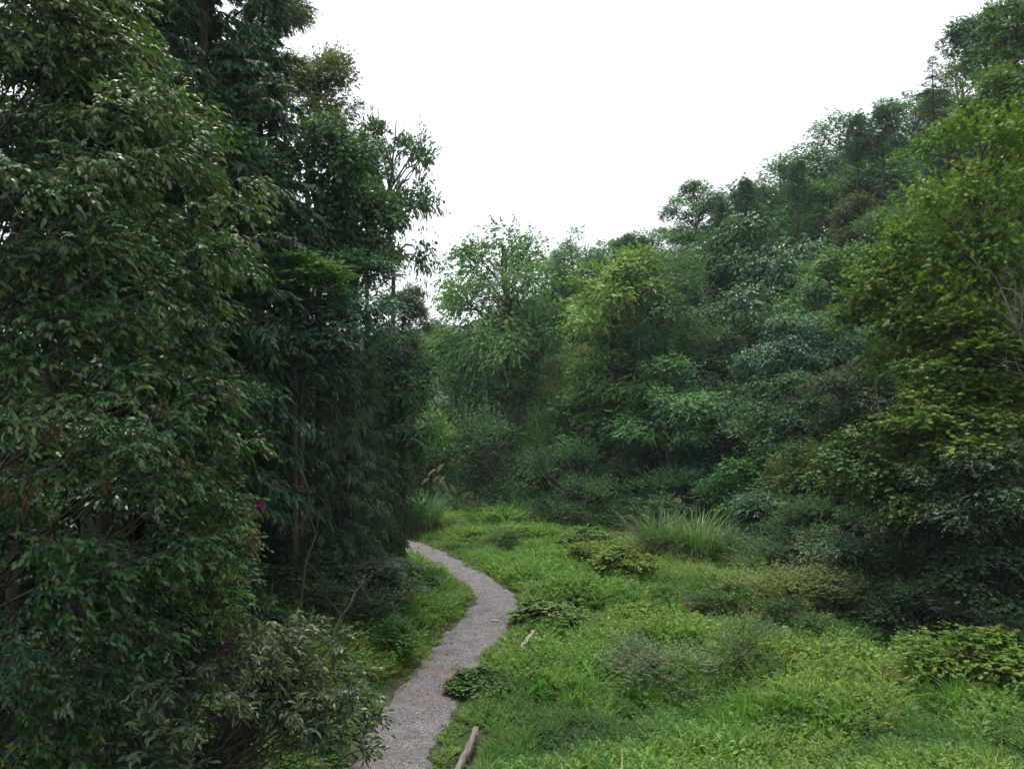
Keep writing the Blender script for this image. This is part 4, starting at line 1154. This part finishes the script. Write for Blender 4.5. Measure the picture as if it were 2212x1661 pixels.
# withered brown leaf bunches hanging in it
for i, (u, v, d) in enumerate([(105, 945, 9.0), (228, 1062, 9.2), (345, 985, 9.6), (398, 1015, 9.8), (72, 1062, 8.8), (20, 1085, 8.8), (352, 905, 9.6), (498, 865, 10.2), (52, 1115, 8.9)]):
    p = at(u, v - 25, d); q = np.random.RandomState(60 + i)
    mb = MB(); nn = 9
    mb.leaves(p - np.array(big.location) + q.normal(size=(nn, 3)) * np.array([.035, .035, .07]), np.array([0, 0, -1.0]) + q.normal(size=(nn, 3)) * .28, q.normal(size=(nn, 3)), .135, .042, np.clip(q.normal(.5, .2, nn), 0, 1), 'leaf')
    obj('withered_leaves', mb.mesh('withered_leaves', M['plume']), big, color=(.075, .05, .04), label='bunch of withered brown leaves')

# lower tree whose boughs reach over the path
C2, tn2 = [], []
for u1, v1 in [(800, 1440), (765, 1385), (700, 1345), (630, 1350), (835, 1540), (720, 1600), (570, 1385), (480, 1430), (785, 1500), (650, 1560), (560, 1610),
               (480, 1650), (705, 1465), (745, 1545), (610, 1450), (530, 1500), (660, 1400), (820, 1490), (680, 1640)]:
    dd = 11.3 + rg.uniform(-.8, .8)
    for t in np.linspace(.35, 1, 9):
        C2.append(at(535 + (u1 - 560) * t + rg.normal(0, 14), 1540 + (v1 - 1540) * t - 20 * math.sin(3.14 * t) + rg.normal(0, 12), 11.8 + (dd - 11.8) * t)); tn2.append(np.clip(rg.normal(.55, .18), 0, 1))
for t in np.linspace(0, 1, 12):                              # the bough over the path
    C2.append(at(640 + 150 * t, 1545 + 70 * t ** 1.5, 11.2)); tn2.append(.4)
for i in range(45):
    C2.append(at(rg.uniform(40, 420), rg.uniform(1430, 1680), rg.uniform(9.6, 11.5))); tn2.append(np.clip(rg.normal(.4, .12), 0, 1))
p0 = at(420, 1640, 12.2)
near_tree('leaning_tree', 'grey-green glossy sapling leaning over the path at the lower left', (p0[0], p0[1], h1(p0[0], p0[1])), np.array(C2), np.array(tn2), 6, 8, .115, .036,
          (.060, .078, .048), 22, .5, 300, .30, hang=.12, droop=.15, trunk_r=.09, top=tuple(at(600, 1450, 11.6)))
# shrub with magenta blossoms
C3, tn3 = [], []
for i in range(85):
    a = sphere_dirs(rg, 1)[0] * (.3 + .7 * rg.uniform() ** .5)
    C3.append(at(470 + 75 * a[0], 1200 + 165 * a[2], 13.0 + .8 * a[1])); tn3.append(np.clip(rg.normal(.5, .12), 0, 1))
p0 = at(470, 1300, 13.2)
fl = near_tree('flowering_shrub', 'bright green shrub with magenta blossoms at the right side of the nearest tree', (p0[0], p0[1], h1(p0[0], p0[1])), np.array(C3), np.array(tn3), 6, 10, .085, .034,
               (.055, .105, .03), 23, .6, 120, .36, cat='shrub', hang=.2, droop=.2, trunk_r=.05)
for i, (u, v, s) in enumerate([(553, 1108, 1.0), (548, 1172, 1.0), (505, 1368, 1.1), (487, 1395, .8), (560, 1090, .6)]):
    q = np.random.RandomState(90 + i); p = at(u, v, 12.5)
    mb = MB(); nn = 70
    mb.leaves(p - np.array(fl.location) + q.normal(size=(nn, 3)) * .075 * s, sphere_dirs(q, nn), sphere_dirs(q, nn), .045, .022, np.clip(q.normal(.5, .2, nn), 0, 1))
    obj('blossom', mb.mesh('blossom', M['plume']), fl, color=(.16, .04, .13), label='cluster of magenta blossoms')

# ------------------------------------------------------------------ dead and bare wood
def bare_wood(name, label, cat, base, top, n, spread, r0, seed, pale=False, down=0.0, group=None):
    rg = np.random.RandomState(seed); base = np.asarray(base, float); top = np.asarray(top, float)
    root = obj(name, None, loc=base, label=label, category=cat, group=group)
    sp_ = limb(rg, np.zeros(3), top - base, .15, 8)
    m1 = MB(); m1.tube(sp_, np.linspace(r0, r0 * .25, 8), 6)
    obj('stem', m1.mesh('stem', M['pale_bark' if pale else 'bark'], True), root)
    m2 = MB()
    for i in range(n):
        j = rg.randint(1, 8); d = unit(rg.normal(size=3) + np.array([0, 0, .25 - down]))
        e = sp_[j] + d * spread * rg.uniform(.4, 1.1)
        l1 = limb(rg, sp_[j], e, .15, 6); m2.tube(l1, np.linspace(r0 * .35, r0 * .07, 6), 4, cap=False)
        for q in range(4):
            s_ = l1[rg.randint(2, 6)]; m2.tube(limb(rg, s_, s_ + unit(d + rg.normal(size=3) * .8) * spread * .35, .1, 4), np.linspace(r0 * .12, r0 * .04, 4), 3, cap=False)
    obj('twigs', m2.mesh('twigs', M['pale_bark' if pale else 'bark'], True), root)
g0 = at(2190, 1000, 27.5)
bare_wood('bare_tree', 'bare grey branches of a dead tree showing inside the right edge maple', 'tree', (g0[0] + .8, g0[1], h1(g0[0], g0[1])), at(2160, 620, 27), 26, 2.2, .09, 1, True)
g0 = at(520, 1480, 12.4)
bare_wood('twig_tangle', 'tangle of bare reddish twigs left of the leaning sapling', 'bush', (g0[0], g0[1], h1(g0[0], g0[1])), at(520, 1400, 12), 90, .55, .035, 2)
g0 = at(610, 1200, 21.5)
bare_wood('bare_sapling', 'pale leaning bare sapling in the shade of the left bank', 'tree', (g0[0], g0[1], h1(g0[0], g0[1])), at(650, 1010, 22), 10, 1.0, .06, 3)
g0 = at(700, 1290, 23)
bare_wood('fallen_branch', 'bare branch arching over the grey twiggy shrub at left', 'branch', (g0[0], g0[1], h1(g0[0], g0[1])), at(790, 1240, 24), 12, .9, .035, 4, True)
g0 = at(1895, 900, 38)
bare_wood('bare_sapling', 'thin pale dead stem below the olive maple', 'tree', (g0[0], g0[1], h1(g0[0], g0[1])), at(1885, 780, 37.5), 8, .9, .05, 5, True)
for i, (u, v) in enumerate([(1875, 1610), (1905, 1500), (1990, 1480), (1780, 1490), (1700, 1640)]):
    d = march(u, v, .1, 10); p = at(u, v, d)
    lab = ['dry brown weed stalks near the bottom right of the meadow', 'dry dark stalks in front of the yellow vine bush', 'withered stalks at the left foot of the yellow vine bush', 'thin withered stalks right of the feathery weed bush', 'faint dry stalks low in the right meadow'][i]
    bare_wood('dry_stalks', lab, 'plant', (p[0], p[1], h1(p[0], p[1])), (p[0] + .1, p[1], h1(p[0], p[1]) + 1.0), 10, .5, .014, 30 + i, group='dry stalks on the meadow')
# trunk wrapped in vines
p0 = at(1925, 1230, 31); gz = h1(p0[0], p0[1]); pt = at(1918, 1040, 31.2)
root = obj('vine_wrapped_trunk', None, loc=(p0[0], p0[1], gz), label='dark trunk wrapped in vine leaves under the broad vine mound', category='tree trunk')
sp_ = limb(np.random.RandomState(3), np.array([0, 0, -.3]), pt - np.array([p0[0], p0[1], gz]), 0, 8)
m1 = MB(); m1.tube(sp_, np.linspace(.24, .16, 8), 9); obj('trunk', m1.mesh('trunk', M['bark'], True), root)
q = np.random.RandomState(4); nn = 1500
tt = q.uniform(0, 7, nn); j = np.minimum(tt.astype(int), 6)
ang = q.uniform(0, 6.283, nn); rad = .24 + .2 * q.uniform(0, 1, nn) ** 2
o_ = np.stack([np.cos(ang), np.sin(ang), 0 * ang], 1)
m1 = MB(); m1.leaves(sp_[j] + (sp_[j + 1] - sp_[j]) * (tt - j)[:, None] + o_ * rad[:, None], o_ * .5 - UP * .7 + q.normal(size=(nn, 3)) * .3, o_ + UP * .4 + q.normal(size=(nn, 3)) * .3, .13, .11, np.clip(q.normal(.5, .2, nn), 0, 1))
obj('vine_leaves', m1.mesh('vine_leaves', M['leaf']), root, color=(.055, .085, .03), kind='stuff')

# pale stone lying on the path
d = march(1070, 1341, .08); p = at(1070, 1341, d)
st = pebble(9).mesh('pale_stone', M['timber']); obj('pale_stone', st, loc=(p[0], p[1], h1(p[0], p[1]) + .07), scale=(.2, .11, .1), label='flat pale stone lying on the path at the bend', category='stone')

# ------------------------------------------------------------------ haze
hz = bpy.data.materials.new('haze'); hz.use_nodes = True
hn = hz.node_tree
for n_ in list(hn.nodes):
    hn.nodes.remove(n_)
ho = hn.nodes.new('ShaderNodeOutputMaterial'); pv = hn.nodes.new('ShaderNodeVolumePrincipled')
pv.inputs['Color'].default_value = (.72, .87, 1.0, 1); pv.inputs['Density'].default_value = .00025; pv.inputs['Anisotropy'].default_value = .2
hn.links.new(pv.outputs[0], ho.inputs['Volume'])
mb = MB(); c = np.array([(x_, y_, z_) for x_ in (-760, 800) for y_ in (-700, 820) for z_ in (-14, 100)], float)
mb.add(c, [(0, 1, 3), (0, 3, 2), (4, 6, 7), (4, 7, 5), (0, 4, 5), (0, 5, 1), (2, 3, 7), (2, 7, 6), (0, 2, 6), (0, 6, 4), (1, 5, 7), (1, 7, 3)], .5)
obj('haze', mb.mesh('haze', hz), kind='stuff')

if False:
    for m in sorted(bpy.data.meshes, key=lambda m: -len(m.polygons))[:60]: print('MESH', m.name, len(m.polygons), m.users)
if False:
    for o in bpy.data.objects:
        if o.get('group') in (SL, VE, BF, MS, RT): print('LOC', o['label'], [round(c, 1) for c in o.location])
print('TRIS', sum(len(m.polygons) for m in bpy.data.meshes))
